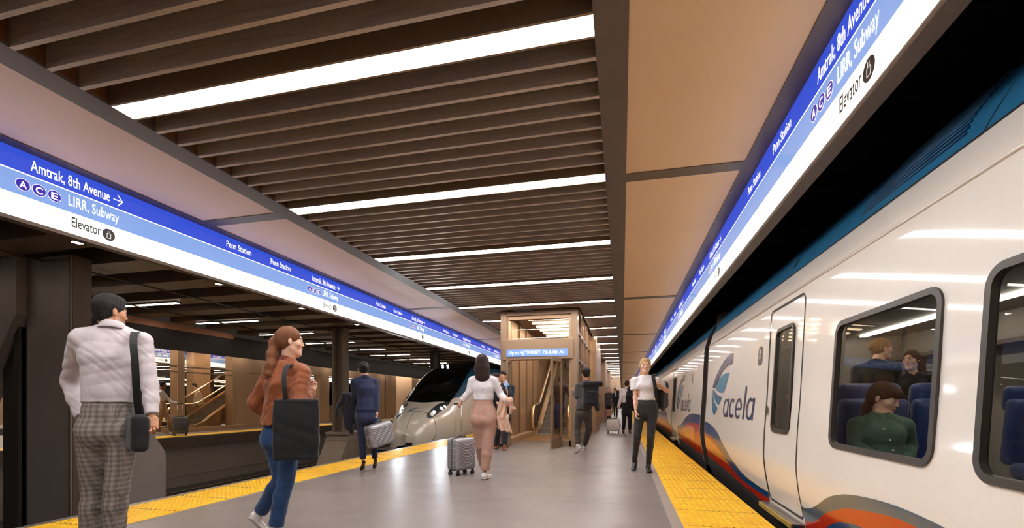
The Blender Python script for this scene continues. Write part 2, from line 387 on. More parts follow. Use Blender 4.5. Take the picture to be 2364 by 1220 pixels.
# ---------------------------------------------------------------- tunnel over the tracks
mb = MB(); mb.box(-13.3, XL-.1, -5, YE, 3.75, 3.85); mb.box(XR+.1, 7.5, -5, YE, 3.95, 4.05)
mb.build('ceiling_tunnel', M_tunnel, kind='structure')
M_tb = mat('tunnel_beam', (132, 118, 106), .38, .25, noise=.08, nscale=3)
mb = MB()
for k in range(-2, 42):
    y = 1.2+1.25*k; mb.box(-13.3, XL-.12, y, y+.55, 3.5, 3.76)
mb.build('ceiling_tunnel_beams', M_tb, kind='structure')
mb = MB()
for k in range(-2, 40):
    y = 1.0+1.4*k; mb.box(XR+.12, 7.4, y, y+.5, 3.8, 3.96)
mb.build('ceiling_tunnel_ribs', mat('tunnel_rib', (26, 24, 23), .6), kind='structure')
for x, z in ((-6.3, 3.44), (-7.6, 3.46), (-9.4, 3.44), (-11.6, 3.44)):
    mb = MB(); mb.tube([(x, -4, z), (x, 70, z)], .018, 8)
    tag(mb.build('conduit', mat('conduit', (70, 62, 56), .4, .5)), {-6.3: 'thin conduit under the tunnel ceiling nearest the left sign band', -7.6: 'thin conduit above the middle of the arriving train', -9.4: 'thin conduit above the row of tunnel columns', -11.6: 'thin conduit nearest the opposite canopy'}[x], 'conduit')
for i, (x, z) in enumerate(((1.75, 3.62), (2.15, 3.72))):
    mb = MB(); mb.tube([(x, -4, z), (x, 80, z)], .014, 8)
    tag(mb.build('cable', mat('cable_grey', (88, 80, 72), .5)), ['overhead cable above the white train, nearer the sign band', 'overhead cable above the white train, nearer its roof'][i], 'cable')
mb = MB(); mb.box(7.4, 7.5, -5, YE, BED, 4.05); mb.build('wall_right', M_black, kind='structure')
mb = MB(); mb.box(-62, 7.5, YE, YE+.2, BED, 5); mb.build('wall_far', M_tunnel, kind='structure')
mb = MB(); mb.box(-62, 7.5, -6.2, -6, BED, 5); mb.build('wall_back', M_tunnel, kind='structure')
# ================================================================ the white train on the right
PRZ = [-.30, -.05, .08, .30, .51, .80, 1.14, 2.04, 2.093, 2.31, 2.50, 2.72, 2.90, 3.02, 3.08, 3.10]
PRX = [1.62, 1.53, 1.516, 1.472, 1.45, 1.462, 1.487, 1.531, 1.535, 1.60, 1.70, 1.88, 2.1, 2.35, 2.7, 3.05]
def _smooth_prof():
    z = np.linspace(-.30, 3.10, 120); x = np.interp(z, PRZ, PRX); k = np.array([1, 2, 3, 2, 1])/9.
    xp = np.pad(x, 2, mode='edge')
    return z, np.convolve(xp, k, 'valid')
_PZ, _PX = _smooth_prof()
def XS(z): return float(np.interp(z, _PZ, _PX))
def on_train(px, py):
    r = ray(px, py); X = 1.5
    for _ in range(30):
        z = CAMZ+r.z*X/r.x; X = .5*X+.5*XS(z)
    return X/r.x*r.y, z
def tp(y, z, off=0.0):
    return Vector((XS(z)-off, y, z))
M_tw = mat('train_white', (246, 241, 234), .30, 0, noise=.015, nscale=1.5, spec=.3, coat=.9)
M_tb2 = mat('train_blue', (46, 124, 172), .3, .0, coat=.3)
M_tgrey = mat('train_skirt_grey', (66, 64, 62), .45, .2, noise=.1, nscale=5)
M_rub = mat('window_rubber', (62, 58, 55), .4)
M_seam = mat('door_seam', (20, 18, 17), .6)
M_lvb = mat('livery_blue', (26, 74, 124), .2, 0, coat=.3); M_lvr = mat('livery_red', (190, 44, 26), .2, 0, coat=.3)
M_lvo = mat('livery_orange', (226, 142, 72), .2, 0, coat=.3); M_lvs = mat('livery_slate', (50, 84, 114), .22, 0, coat=.3)
M_slate = mat('logo_slate', (56, 80, 116), .2, 0, coat=.3); M_sky = mat('logo_sky_blue', (70, 150, 186), .2, 0, coat=.3); M_teal = mat('logo_teal', (36, 118, 160), .2, 0, coat=.3)
M_lvpale = mat('livery_cream', (238, 214, 170), .2, 0, coat=.3)
G_train = glass_mat('train_window_glass', (208, 213, 211), .55, .015, .0)
G_clear = glass_mat('clear_glass', (240, 243, 240), .55, .02, .01)
def rrect(y0, y1, z0, z1, r, n=7):
    pts = []
    for (cy, cz, a0) in ((y1-r, z1-r, 0), (y0+r, z1-r, 90), (y0+r, z0+r, 180), (y1-r, z0+r, 270)):
        for i in range(n+1):
            a = math.radians(a0+90*i/n); pts.append((cy+r*math.cos(a), cz+r*math.sin(a)))
    return pts
ZROOF = 2.31
def skin(y0, y1, z0, z1, holes=()):
    """train side between two heights with rounded holes (y0,y1,z0,z1,r)"""
    ys = sorted(set([y0, y1]+[h[0] for h in holes]+[h[1] for h in holes]))
    zs = sorted(set([z for z in list(np.linspace(z0, z1, max(3, int((z1-z0)/.06))))]+[h[2] for h in holes]+[h[3] for h in holes]))
    idx = {}; mb = MB(); V = []
    def vid(i, j):
        if (i, j) not in idx: idx[(i, j)] = len(V); V.append(tp(ys[i], zs[j]))
        return idx[(i, j)]
    F = []
    for i in range(len(ys)-1):
        for j in range(len(zs)-1):
            cy, cz = (ys[i]+ys[i+1])/2, (zs[j]+zs[j+1])/2
            if any(h[0] < cy < h[1] and h[2] < cz < h[3] for h in holes): continue
            F.append((vid(i, j), vid(i+1, j), vid(i+1, j+1), vid(i, j+1)))
    for h in holes:
        pts = rrect(*h); n = 7
        for c, (cy, cz) in enumerate(((h[1], h[3]), (h[0], h[3]), (h[0], h[2]), (h[1], h[2]))):
            o = len(V); V.append(tp(cy, cz)); arc = pts[c*(n+1):(c+1)*(n+1)]; V += [tp(a, b) for a, b in arc]
            for i in range(n): F.append((o, o+1+i, o+2+i))
    mb.add(V, F); return mb
def ring_mesh(h, w, off0=.004, off1=.012, inward=True, depth=.022):
    """rubber gasket: flat ring plus inner reveal"""
    a = rrect(*h); b = rrect(h[0]+w, h[1]-w, h[2]+w, h[3]-w, max(h[4]-w, .01)); n = len(a); mb = MB()
    o = [tp(*p, off=0) for p in a]; o2 = [tp(*p, off=off1) for p in a]; i2 = [tp(*p, off=off1) for p in b]; i3 = [tp(*p, off=-depth) for p in b]
    V = o+o2+i2+i3; F = []
    for k in range(n):
        k2 = (k+1) % n
        for q in range(3): F.append((q*n+k, q*n+k2, (q+1)*n+k2, (q+1)*n+k))
    mb.add(V, F); return mb
def pane(h, w, off):
    off = -.016
    b = rrect(h[0]+w, h[1]-w, h[2]+w, h[3]-w, max(h[4]-w, .01)); mb = MB(); c = ((h[0]+h[1])/2, (h[2]+h[3])/2)
    xa, xb = XS(h[2]), XS(h[3]); fl = lambda y, z: Vector((xa+(xb-xa)*(z-h[2])/(h[3]-h[2])-off, y, z)); V = [fl(*p) for p in b]; V.append(fl(*c)); n = len(b)
    mb.add(V, [(k, (k+1) % n, n) for k in range(n)]); return mb
def ribbon(top, bot, y0, y1, off, n=60, nz=5):
    """painted band on the train side between two height curves"""
    ty, tz = zip(*sorted(top)); by, bz = zip(*sorted(bot)); rows = []
    for i in range(n+1):
        y = y0+(y1-y0)*i/n; a = curve_i(ty, tz, y); b = curve_i(by, bz, y); a = max(a, b+.001)
        rows.append([tp(y, b+(a-b)*j/nz, off) for j in range(nz+1)])
    mb = MB(); mb.grid(rows); return mb
def curve_i(xs, ys, x):
    """smooth (cosine eased) interpolation through points"""
    xs = list(xs)
    if x <= xs[0]: return ys[0]
    if x >= xs[-1]: return ys[-1]
    i = max(k for k in range(len(xs)-1) if xs[k] <= x)
    def tan(k):
        if k == 0: return (ys[1]-ys[0])/(xs[1]-xs[0])
        if k == len(xs)-1: return (ys[-1]-ys[-2])/(xs[-1]-xs[-2])
        return (ys[k+1]-ys[k-1])/(xs[k+1]-xs[k-1])
    h = xs[i+1]-xs[i]; t = (x-xs[i])/h
    return (2*t**3-3*t**2+1)*ys[i]+(t**3-2*t**2+t)*h*tan(i)+(-2*t**3+3*t**2)*ys[i+1]+(t**3-t**2)*h*tan(i+1)
def decal(pts, off, mat_i=0, mb=None):
    """polygon (y,z) laid on the side, filled by scanlines"""
    mb = mb or MB(); n = len(pts)
    bm = bmesh.new(); vs = [bm.verts.new((p[0], p[1], 0)) for p in pts]
    es = [bm.edges.new((vs[i], vs[(i+1) % n])) for i in range(n)]
    bmesh.ops.triangle_fill(bm, use_beauty=True, edges=es); bm.verts.index_update()
    V = [tp(v.co.x, v.co.y, off) for v in bm.verts]; F = [tuple(v.index for v in f.verts) for f in bm.faces]; bm.free()
    return mb.add(V, F, mat_i)
def smooth_closed(pts, it=2):
    for _ in range(it):
        q = []
        for i in range(len(pts)):
            a, b = pts[i], pts[(i+1) % len(pts)]
            q += [(a[0]*.8+b[0]*.2, a[1]*.8+b[1]*.2), (a[0]*.2+b[0]*.8, a[1]*.2+b[1]*.8)]
        pts = q
    return pts
ZL = lambda pts: [on_train(1620+x/5.545, 780+y/5.545) for x, y in pts]
WING = [(ZL([(410,200),(404,270),(390,347),(355,350),(290,405),(240,495),(205,590),(172,652),(140,640),(155,590),(190,490),(240,380),(300,285),(350,225),(390,200)]), 0),
        (ZL([(357,443),(340,510),(312,620),(285,705),(240,712),(205,690),(172,645),(200,575),(250,500),(305,458)]), 1),
        (ZL([(152,655),(175,700),(210,740),(262,762),(242,815),(220,868),(190,840),(160,770),(146,700)]), 2),
        (ZL([(138,660),(145,740),(165,830),(205,905),(180,955),(157,1000),(140,940),(132,800),(133,700)]), 2)]
def letters_acela():
    """the five letters as stroked outlines in a unit frame: baseline 0, x-height 1"""
    S = []
    def ell(cx, cy, rx, ry, a0, a1, n=22): return [(cx+rx*math.cos(math.radians(a0+(a1-a0)*i/n)), cy+ry*math.sin(math.radians(a0+(a1-a0)*i/n))) for i in range(n+1)]
    w = .17
    def bowl_a(x): return [(ell(x+.40, .5, .32, .44, 60, 330), w), ([(x+.74, 1.0), (x+.70, .5), (x+.72, .0)], w*1.0), ([(x+.56, .88), (x+.74, .97)], w*.8)]
    S += bowl_a(0)
    S += [(ell(1.32, .5, .32, .44, 50, 310), w)]
    S += [(ell(2.15, .5, .32, .44, 0, 315), w), ([(1.86, .47), (2.46, .49)], w*.7)]
    S += [([(2.80, 0), (2.87, 1.56)], w)]
    S += bowl_a(3.05)
    return S
def draw_logo(car, dy=0.0):
    shift = lambda pts: [(y+dy, z) for y, z in pts]
    mb = MB()
    for poly, mi in WING: decal(smooth_closed(shift(poly), 1), .004, mi, mb)
    mb.build('wing_emblem', [M_slate, M_sky, M_teal], car, smooth=True)
    mb = MB(); y0, y1, zb, xh = 7.46+dy, 5.80+dy, .865, .262; sx = (y1-y0)/3.88
    for path, w in letters_acela():
        pp = []
        for k, (a, b) in enumerate(path): pp.append((y0+(a+.06*(b-.5))*sx, zb+b*xh))
        L, R = [], []
        for k in range(len(pp)):
            p0 = pp[max(k-1, 0)]; p1 = pp[min(k+1, len(pp)-1)]; dyy, dz = p1[0]-p0[0], p1[1]-p0[1]; ln = math.hypot(dyy, dz) or 1
            ww = w*.5*.30
            L.append((pp[k][0]-dz/ln*ww*1.35, pp[k][1]+dyy/ln*ww*.8)); R.append((pp[k][0]+dz/ln*ww*1.35, pp[k][1]-dyy/ln*ww*.8))
        mb.grid([[tp(*a, off=.004), tp(*b, off=.004)] for a, b in zip(L, R)])
    mb.build('acela_lettering', M_slate, car)
def seam(car, path, w=.012, name='door_seam', m=None, off=.003):
    mb = MB()
    for (a, b) in zip(path[:-1], path[1:]):
        n = max(1, int(math.hypot(b[0]-a[0], b[1]-a[1])/.08)); ln = math.hypot(b[0]-a[0], b[1]-a[1]); ny, nz = -(b[1]-a[1])/ln*w/2, (b[0]-a[0])/ln*w/2
        rows = []
        for i in range(n+1):
            y = a[0]+(b[0]-a[0])*i/n; z = a[1]+(b[1]-a[1])*i/n
            rows.append([tp(y-ny, z-nz, off), tp(y+ny, z+nz, off)])
        mb.grid(rows)
    return mb.build(name, m or M_seam, car)
def train_car(y0, y1, label, windows, doors, logo_dy=None, waves=(), full=True):
    """y0<y1; windows: list of (a,b,z0,z1,r); doors: list of (a,b,wa,wb)"""
    car = thing('train_car', label, 'train', (3.05, y0, 0))
    holes = list(windows); dh = []
    for d in doors: dh.append((d[0], d[1], .07, 2.02, .07))
    sk = skin(y0, y1, -.12, ZROOF, holes+dh); sk.build('body_side', M_tw, car, smooth=True)
    # far side and roof
    mb = MB(); zz = [z for z in np.linspace(ZROOF, 3.10, 16)]
    prof = [(XS(z), z) for z in zz]; prof += [(6.1-x, z) for x, z in prof[::-1][1:]]
    mb.grid([[(x, y, z) for x, z in prof] for y in (y0, y1)]); mb.build('roof', M_tb2, car, smooth=True)
    mb = MB(); prof = [(6.1-XS(z), z) for z in np.linspace(-.2, ZROOF, 20)]
    mb.grid([[(x, y, z) for x, z in prof] for y in (y0, y1)]); mb.build('far_side', M_tw, car, smooth=True)
    mb = MB(); rows = [[tp(y, z, 0) for z in (-.26, -.2, -.12)] for y in (y0, y1)]; mb.grid(rows)
    mb.box(1.9, 4.2, y0+.1, y1-.1, -.35, -.1); mb.box(1.72, 4.4, y0+.1, y1-.1, -.12, .04); mb.build('underframe', M_tgrey, car)
    mb = MB(); mb.box(2.0, 4.1, y0+1.5, y1-1.5, -1.0, -.35)
    for b in (y0+3.2, y1-3.2):
        for dy in (-1.2, 1.2):
            for x in (2.3, 3.73): mb.tube([(x-.06, b+dy, BED+.60), (x+.06, b+dy, BED+.60)], .44, 20)
    mb.build('bogies', M_black, car)
    for yy in (y0, y1):
        mb = MB(); prof = [(XS(z), z) for z in np.linspace(-.12, 3.10, 40)]; prof += [(6.1-x, z) for x, z in prof[::-1]]
        mb.add([(x, yy, z) for x, z in prof], [tuple(range(len(prof)))]); mb.build('end_wall', M_tgrey, car)
    # ridge bead and roof edge
    mb = MB(); mb.tube([tp(y0, 2.093, .001), tp(y1, 2.093, .001)], .011, 8); mb.build('rain_gutter', M_tw, car, smooth=True)
    seam(car, [(y0, ZROOF), (y1, ZROOF)], .014, 'roof_edge', M_seam, .002)
    for h in windows:
        fr = ring_mesh(h, .036).build('window_frame', M_rub, car, smooth=True, angle=40)
        pane(h, .036, -.02).build('window_glass', G_train, fr)
    for d in doors:
        a, b, wa, wb = d; wh = (wa, wb, .785, 1.806, .085)
        dm = MB(); sub = skin(a+.006, b-.006, .076, 2.014, [wh])
        # rounded top corners trimmed by seam; the leaf sits 6 mm inside the skin
        V = [Vector(v)+Vector((.006, 0, 0)) for v in sub.v]; dm.add(V, sub.f)
        dr = dm.build('door', M_tw, car, smooth=True)
        ring_mesh(wh, .03, depth=.022).build('window_frame', M_rub, dr, smooth=True, angle=40)
        pane(wh, .03, -.02).build('window_glass', G_train, dr)
        pts = rrect(a, b, .07, 2.02, .07); seam(car, pts+[pts[0]], .018)
        mb = MB(); mb.box(XS(.03)-.10, XS(.03)+.25, a, b, .0, .035); mb.build('door_step', M_steel, car, bevel=.008)
        mb = MB(); mb.box(XS(.03)-.115, XS(.03)-.10, a, b, -.012, .03); mb.build('step_edge', mat('step_yellow', (206, 176, 90), .4, .4), car)
        sy = b-.0 if logo_dy is None or logo_dy < 1 else b
        mb = MB(); q = [(b-.07+.022*math.cos(t), .99+.055*math.sin(t)) for t in np.linspace(0, 2*math.pi, 17)[:-1]]; decal(q, .006, 0, mb); mb.build('door_button', M_rub, car)
    if logo_dy is not None:
        draw_logo(car, logo_dy)
        q = [(5.58+logo_dy, 1.50), (5.76+logo_dy, 1.50), (5.76+logo_dy, 1.71), (5.58+logo_dy, 1.71)]
        mb = MB(); decal(smooth_closed([(5.60+logo_dy, 1.49), (5.76+logo_dy, 1.49), (5.76+logo_dy, 1.70), (5.60+logo_dy, 1.70)], 1), .004, 0, mb)
        ip = mb.build('info_plate', mat('plate_grey', (96, 90, 84), .4), car)
        mb = MB(); cy = 5.68+logo_dy; decal([(cy+.025*math.cos(t), 1.64+.03*math.sin(t)) for t in np.linspace(0, 2*math.pi, 13)[:-1]], .006, 0, mb)
        for zz2 in (1.59, 1.565): decal([(cy-.035, zz2), (cy+.035, zz2), (cy+.035, zz2+.012), (cy-.035, zz2+.012)], .006, 0, mb)
        mb.build('plate_symbols', M_tw, ip)
    for nm, top, bot, a, b, m, off in waves:
        ribbon(top, bot, a, b, off).build(nm, m, car, smooth=True)
    return car
# --- livery curves
tA = [(5.38, .125), (5.87, .13), (6.42, .165), (6.988, .31), (7.4, .46), (7.774, .60), (8.4, .70), (8.95, .735)]
rA = [(5.38, .055), (6.4, .065), (7.04, .15), (7.55, .33), (8.1, .46), (8.77, .53), (8.95, .55)]
bA = [(5.38, -.03), (6.4, .0), (7.4, .06), (8.9, .11)]
oA = [(7.2, .20), (7.7, .34), (8.2, .42), (8.95, .48)]; oB = [(7.2, .18), (7.7, .19), (8.3, .22), (8.95, .26)]
tB = [(-2, .12), (0, .25), (1.5, .40), (2.55, .50), (2.92, .515), (3.215, .50), (3.527, .462), (3.813, .386), (4.032, .285), (4.246, .205), (4.41, .187)]
rB = [(-2, .0), (0, .1), (1.5, .30), (2.75, .44), (2.98, .443), (3.44, .384), (3.6, .35), (3.9, .25), (4.2, .11), (4.41, .07)]
sB = [(-2, -.2), (0, -.1), (1.5, .12), (2.6, .25), (3.1, .29), (3.5, .275), (3.8, .2), (4.1, .06), (4.41, -.02)]
zr = lambda lo, a, b: [(a, lo), (b, lo)]
def car_waves(t1, r1, b1, ya, yb, o=None):
    W = [('blue_stripe', t1, r1, ya, yb, M_lvb, .0025), ('red_stripe', r1, b1, ya, yb, M_lvr, .0025), ('grey_stripe', b1, zr(-.12, ya, yb), ya, yb, M_tgrey, .0025)]
    if o: W.append(('orange_stripe', o[0], o[1], max(ya, o[0][0][0]), min(yb, o[0][-1][0]), M_lvo, .0035))
    W.append(('stripe_outline', [(y, z+.012) for y, z in t1], t1, ya, yb, M_lvpale, .0015))
    return W
full1 = car_waves(tA, rA, bA, 5.38, 8.93, (oA, oB))+[
    ('blue_stripe', tB, rB, -2, 4.405, M_lvs, .0025), ('red_stripe', rB, sB, -2, 4.405, M_lvr, .0025), ('blue_lower_stripe', sB, zr(-.12, -2, 4.41), -2, 4.405, M_lvb, .0025)]
train_car(-3.0, 8.93, 'nearest white train car with large rounded windows and open view of passengers', [(2.64, 3.79, .755, 1.655, .10), (1.22, 2.372, .745, 1.655, .10), (-.2, .95, .745, 1.655, .10)], [(4.42, 5.362, 4.635, 5.145)], 0.0, full1)
D2 = 4.45   # car 2 repeats the front-end arrangement mirrored about its own door
t2 = [(9.5, .83), (10.3, .835), (10.87, .81), (11.6, .70), (12.3, .52), (12.95, .445), (13.3, .44)]
r2 = [(9.5, .64), (10.3, .65), (11.0, .62), (11.8, .50), (12.6, .36), (13.3, .30)]
b2 = [(9.5, .06), (10.3, .06), (11.2, .10), (12.4, .10), (13.3, .12)]
o2 = [(10.2, .54), (10.8, .56), (11.6, .47), (12.6, .33), (13.3, .27)]; o2b = [(10.2, .26), (11, .28), (12.0, .24), (13.3, .2)]
t3 = [(15.0, .36), (15.6, .45), (16.4, .72), (17.2, .78), (20, .66), (26, .5), (36, .5)]
r3 = [(15.0, .26), (15.8, .32), (16.6, .50), (17.2, .56), (20, .45), (26, .35), (36, .35)]; b3 = [(15.0, .1), (36, .1)]
w2 = [(16.9+1.42*i, 18.05+1.42*i, .80, 1.70, .10) for i in range(12)]
full2 = car_waves(t2, r2, b2, 9.48, 13.3, (o2, o2b))+car_waves(t3, r3, b3, 15.0, 34.9)
train_car(9.45, 35.0, 'second white train car beyond the dark gap, with the wing emblem near its door', w2, [(13.75, 14.75, 14.0, 14.5)], 5.1, full2)
t4 = [(y, .6+.15*math.sin(y*.5)) for y in np.linspace(35.4, 62, 20)]; r4 = [(y, z-.15) for y, z in t4]; b4 = [(35.4, .1), (62, .1)]
train_car(35.4, 62.0, 'farthest white train car of the standing train', [(38+1.42*i, 39.15+1.42*i, .80, 1.70, .10) for i in range(15)], [(36.2, 37.1, 36.4, 36.9)], None, car_waves(t4, r4, b4, 35.4, 62))
mb = MB()
for i in range(7):
    y = 8.95+i*.075; pr = [(XS(z)+.10+(.02 if i % 2 else 0), y, z) for z in np.linspace(-.1, 2.75, 24)]
    mb.tube(pr, .035, 8)
mb.box(1.75, 4.3, 8.94, 9.44, -.1, 2.7)
tag(mb.build('gangway', mat('gangway_grey', (96, 88, 82), .6), smooth=True), 'dark grey ribbed gangway in the gap between the two nearest cars', 'gangway')
# roof vent of the near car
carn = bpy.data.objects['train_car']
mb = MB()
for i in range(11):
    z = 2.40+.034*i; o = .01
    mb.tube([tp(2.72+.01*i, z, o*.6), tp(3.72-.012*i, z, o*.6)], .009, 6)
mb.build('roof_vent', mat('vent_blue', (24, 84, 124), .35, .2), carn, smooth=True)
for yy in (2.55, 2.12, 4.6, 6.6):
    seam(carn, [(yy, 2.32), (yy-.03, 2.7), (yy-.1, 2.98)], .008, 'roof_joint')
mb = MB()
for yy, zz3 in ((2.0, 2.40), (5.05, 2.40)):
    decal([(yy-.03, zz3), (yy+.03, zz3), (yy+.03, zz3+.09), (yy-.03, zz3+.09)], .006, 0, mb)
mb.build('roof_latch', M_seam, carn)

# --- interior of the near car
M_int = mat('cabin_lining', (150, 142, 132), .5); M_seat = mat('seat_blue', (38, 62, 120), .5, 0, noise=.08, nscale=10, sheen=.3)
M_cab = emis('cabin_lamp', (255, 240, 224), 15)
mb = MB(); mb.box(4.42, 4.46, -2.9, 8.8, .04, 2.2); mb.box(1.62, 4.46, -2.9, 8.8, 2.16, 2.2); mb.build('cabin_lining', M_int, carn)
mb = MB(); mb.box(1.62, 4.46, 8.78, 8.82, .04, 2.2); mb.box(1.62, 2.25, 5.45, 5.49, .04, 2.2); mb.box(1.62, 2.45, 4.33, 4.37, .04, .9); mb.build('partition', M_int, carn)
mb = MB(); mb.box(1.62, 4.46, -2.9, 8.8, .04, .052); mb.build('cabin_carpet', mat('cabin_carpet', (42, 44, 60), .9), carn)
mb = MB(); mb.box(2.05, 2.13, -2.8, 8.6, 2.13, 2.15); mb.box(3.75, 3.83, -2.8, 8.6, 2.13, 2.15); mb.build('cabin_lamp', M_cab, carn)
mb = MB(); mb.box(1.64, 1.98, -2.8, 4.2, 1.78, 1.83); mb.box(4.05, 4.42, -2.8, 8.6, 1.72, 1.77); mb.build('luggage_rack', mat('rack_metal', (120, 108, 92), .3, .6), carn)
for x in (4.40,):
    mb = MB()
    for i in range(6): mb.box(4.40, 4.43, -1.9+1.42*i, -.75+1.42*i, .80, 1.62)
    mb.build('far_window', M_black, carn)
def rbox(mb, c, d, r=.05, rot=None, m=0):
    """rounded box"""
    bm = bmesh.new(); bmesh.ops.create_cube(bm, size=1.0)
    for v in bm.verts: v.co = Vector((v.co.x*d[0], v.co.y*d[1], v.co.z*d[2]))
    bmesh.ops.bevel(bm, geom=list(bm.edges), offset=min(r, min(d)*.49), segments=4, profile=.5, affect='EDGES'); bm.verts.index_update()
    R = rot or Matrix.Identity(3); c = Vector(c)
    mb.add([c+R @ v.co for v in bm.verts], [tuple(v.index for v in f.verts) for f in bm.faces], m); bm.free(); return mb
def seat(x, y, face):
    """face -1 looks to -Y; a fixed part of the near car"""
    f = face
    mb = MB(); rbox(mb, (x, y, .45), (.46, .48, .14), .05); mb.box(x-.2, x+.2, y-.18, y+.18, .05, .38); t = mb.build('seat', M_seat, carn, smooth=True, angle=50)
    R = Matrix.Rotation(math.radians(-8*f), 3, 'X')
    mb = MB(); rbox(mb, (x, y-f*.25, .80), (.47, .12, .62), .05, R); mb.build('backrest', M_seat, t, smooth=True)
    mb = MB(); rbox(mb, (x, y-f*.29, 1.11), (.43, .11, .24), .05, R); mb.build('headrest', M_seat, t, smooth=True)
k = 0
for yy, f, xs in ((3.98, -1, (1.92, 2.42)), (2.15, 1, (1.92, 2.42)), (5.0, -1, (3.7, 4.2)), (3.98, -1, (3.7, 4.2)), (2.9, -1, (3.7, 4.2)), (1.75, -1, (3.7, 4.2)), (.9, -1, (1.92, 2.42))):
    for x in xs: seat(x, yy, f)

# ================================================================ the arriving train on the left track
NX, NY = -6.62, 13.35
def nose(v, a):
    """v metres behind the tip, a angle 0 (platform-far side) .. pi (platform side)"""
    q = min(max(v, 0.0), 9.0)
    w = 1.56*(1-(1-min(q/4.6, 1))**2.3)**.42
    zt = curve_i([0, .10, .30, .7, 1.3, 2.0, 2.8, 3.7, 5.0, 7, 9], [.05, .28, .52, .78, 1.05, 1.50, 1.98, 2.42, 2.74, 2.98, 3.02], q)
    zb = -.62 + .35*max(0, 1-q/.5)**2; zc = zb+(zt-zb)*.0
    c, s = math.cos(a), math.sin(a); ex = .62 if q > .8 else .62
    x = -math.copysign(abs(c)**ex, c)*w; z = zc+(zt-zc)*abs(s)**.72
    tuck = 1-.10*max(0, (.2-z)/.8)**1.5 if z < .2 else 1
    return Vector((NX+x*tuck, NY+v, z))
NV = [0, .02, .05, .09, .14, .2, .27, .35]+[.35+.0375*i for i in range(1, 260)]
NA = [math.pi*i/260 for i in range(261)]
def vwarp(b, a):
    xf = abs(math.cos(a))**.62; w = b/1.34 if b < 1.34 else max(0, 1-(b-1.34)/6.5)
    return b+.75*xf**2.2*w
G = [[nose(vwarp(v, a), a) for a in NA] for v in NV]
def zone(v, a):
    xf = abs(math.cos(a))**.62
    if v < 1.2: return 0
    b0 = v; v = vwarp(v, a)
    lim = curve_i([1.2, 1.7, 2.4, 3.4, 4.4, 6.5], [.66, .66, .64, .57, .51, .46], min(v, 6.4)); vb = 1.34+.75*xf**2.2
    if b0 > 1.34 and xf < lim and v < 6.4: return 1
    z = nose(v, a).z; zb = curve_i([1.2, 1.9, 2.6, 3.4, 4.6, 7, 10], [1.3, 1.22, 1.42, 1.72, 2.0, 2.12, 2.12], v)
    if b0 > 1.34 and z > zb: return 2
    return 0
tr2 = thing('arriving_train', 'silver arriving train with black windshield and lit headlights on the left track', 'train', (NX, NY, BED))
M_ts = mat('train_silver', (240, 230, 214), .26, .12, coat=.4); M_ws = mat('windshield', (16, 18, 18), .06, 0, coat=.6); M_tb3 = mat('train_teal_blue', (38, 104, 140), .22, .2, coat=.4)
mb = MB(); nA = len(NA); mb.v = [tuple(p) for row in G for p in row]
for i in range(len(NV)-1):
    for j in range(nA-1):
        mb.f.append((i*nA+j, (i+1)*nA+j, (i+1)*nA+j+1, i*nA+j+1)); mb.m.append(zone((NV[i]+NV[i+1])/2, (NA[j]+NA[j+1])/2))
mb.v += [(NX, NY-.005, -.2)]; ci = len(mb.v)-1
for j in range(nA-1): mb.f.append((j, j+1, ci)); mb.m.append(0)
mb.build('nose_body', [M_ts, M_ws, M_tb3], tr2, smooth=True)
mb = MB(); rows = [[nose(9.5, a)+Vector((0, dy, 0)) for a in NA[::10]] for dy in (0, 1.0, 30)]
mb2 = MB(); n2 = len(rows[0]); mb2.v = [tuple(p) for r in rows for p in r]
for i in range(2):
    for j in range(n2-1):
        d = abs(math.degrees(NA[::10][j])-88); mb2.f.append((i*n2+j, (i+1)*n2+j, (i+1)*n2+j+1, i*n2+j+1)); mb2.m.append(1 if d < 62 else 0)
mb2.build('car_body', [M_ts, M_tb3], tr2, smooth=True)
mb = MB(); mb.box(NX-1.35, NX+1.35, NY+.6, NY+30, -1.1, -.5)
for b in (NY+3.2, NY+6):
    for x in (-5.9, -7.33): mb.tube([(x-.06, b, BED+.60), (x+.06, b, BED+.60)], .44, 20)
mb.build('underframe', M_black, tr2)
rows = []
for i in range(9):
    v = .16+.14*i
    rows.append([nose(v, a)*1 for a in (0.02,)])
mb = MB(); lo = [nose(v, .0)+Vector((0, -.02, 0)) for v in np.linspace(0, 1.6, 12)]; hi = [nose(v, math.pi)+Vector((0, -.02, 0)) for v in np.linspace(0, 1.6, 12)]
path = [Vector((p.x*.98+NX*.02, p.y, -.66)) for p in lo[::-1]]+[Vector((p.x*.98+NX*.02, p.y, -.66)) for p in hi]
mb.tube(path, .07, 8); mb.build('bumper_lip', M_black, tr2, smooth=True)
Gn = np.array([[list(p) for p in r] for r in G[3:170]])
def invn(px, py):
    """parameters on the nose seen at a photo point"""
    d = Gn-np.array([0, 0, CAMZ]); fw = -SN*d[..., 0]+CS*d[..., 1]; rt = CS*d[..., 0]+SN*d[..., 1]
    x = 1182+FPX*rt/fw; y = HOR-FPX*d[..., 2]/fw; e = (x-px)**2+(y-py)**2+(fw-fw.min())**2*.6
    k = np.unravel_index(np.argmin(e), e.shape); return vwarp(NV[k[0]+3], NA[k[1]]), NA[k[1]]
def npatch(pts, off, mb, m=0):
    c = sum((nose(v, a) for v, a in pts), Vector())/len(pts)
    P3 = [nose(v, a) for v, a in pts]; vc = sum(v for v, a in pts)/len(pts); ac = sum(a for v, a in pts)/len(pts); c = nose(vc, ac)
    n = (P3[0]-c).cross(P3[len(P3)//3]-c).normalized()
    if n.dot(CAM-c) < 0: n = -n
    V = [p+n*off for p in P3]+[c+n*off]; k = len(P3)
    mb.add(V, [(i, (i+1) % k, k) for i in range(k)], m); return c+n*off, n
def mirror(pts): return [(v, math.pi-a) for v, a in pts]
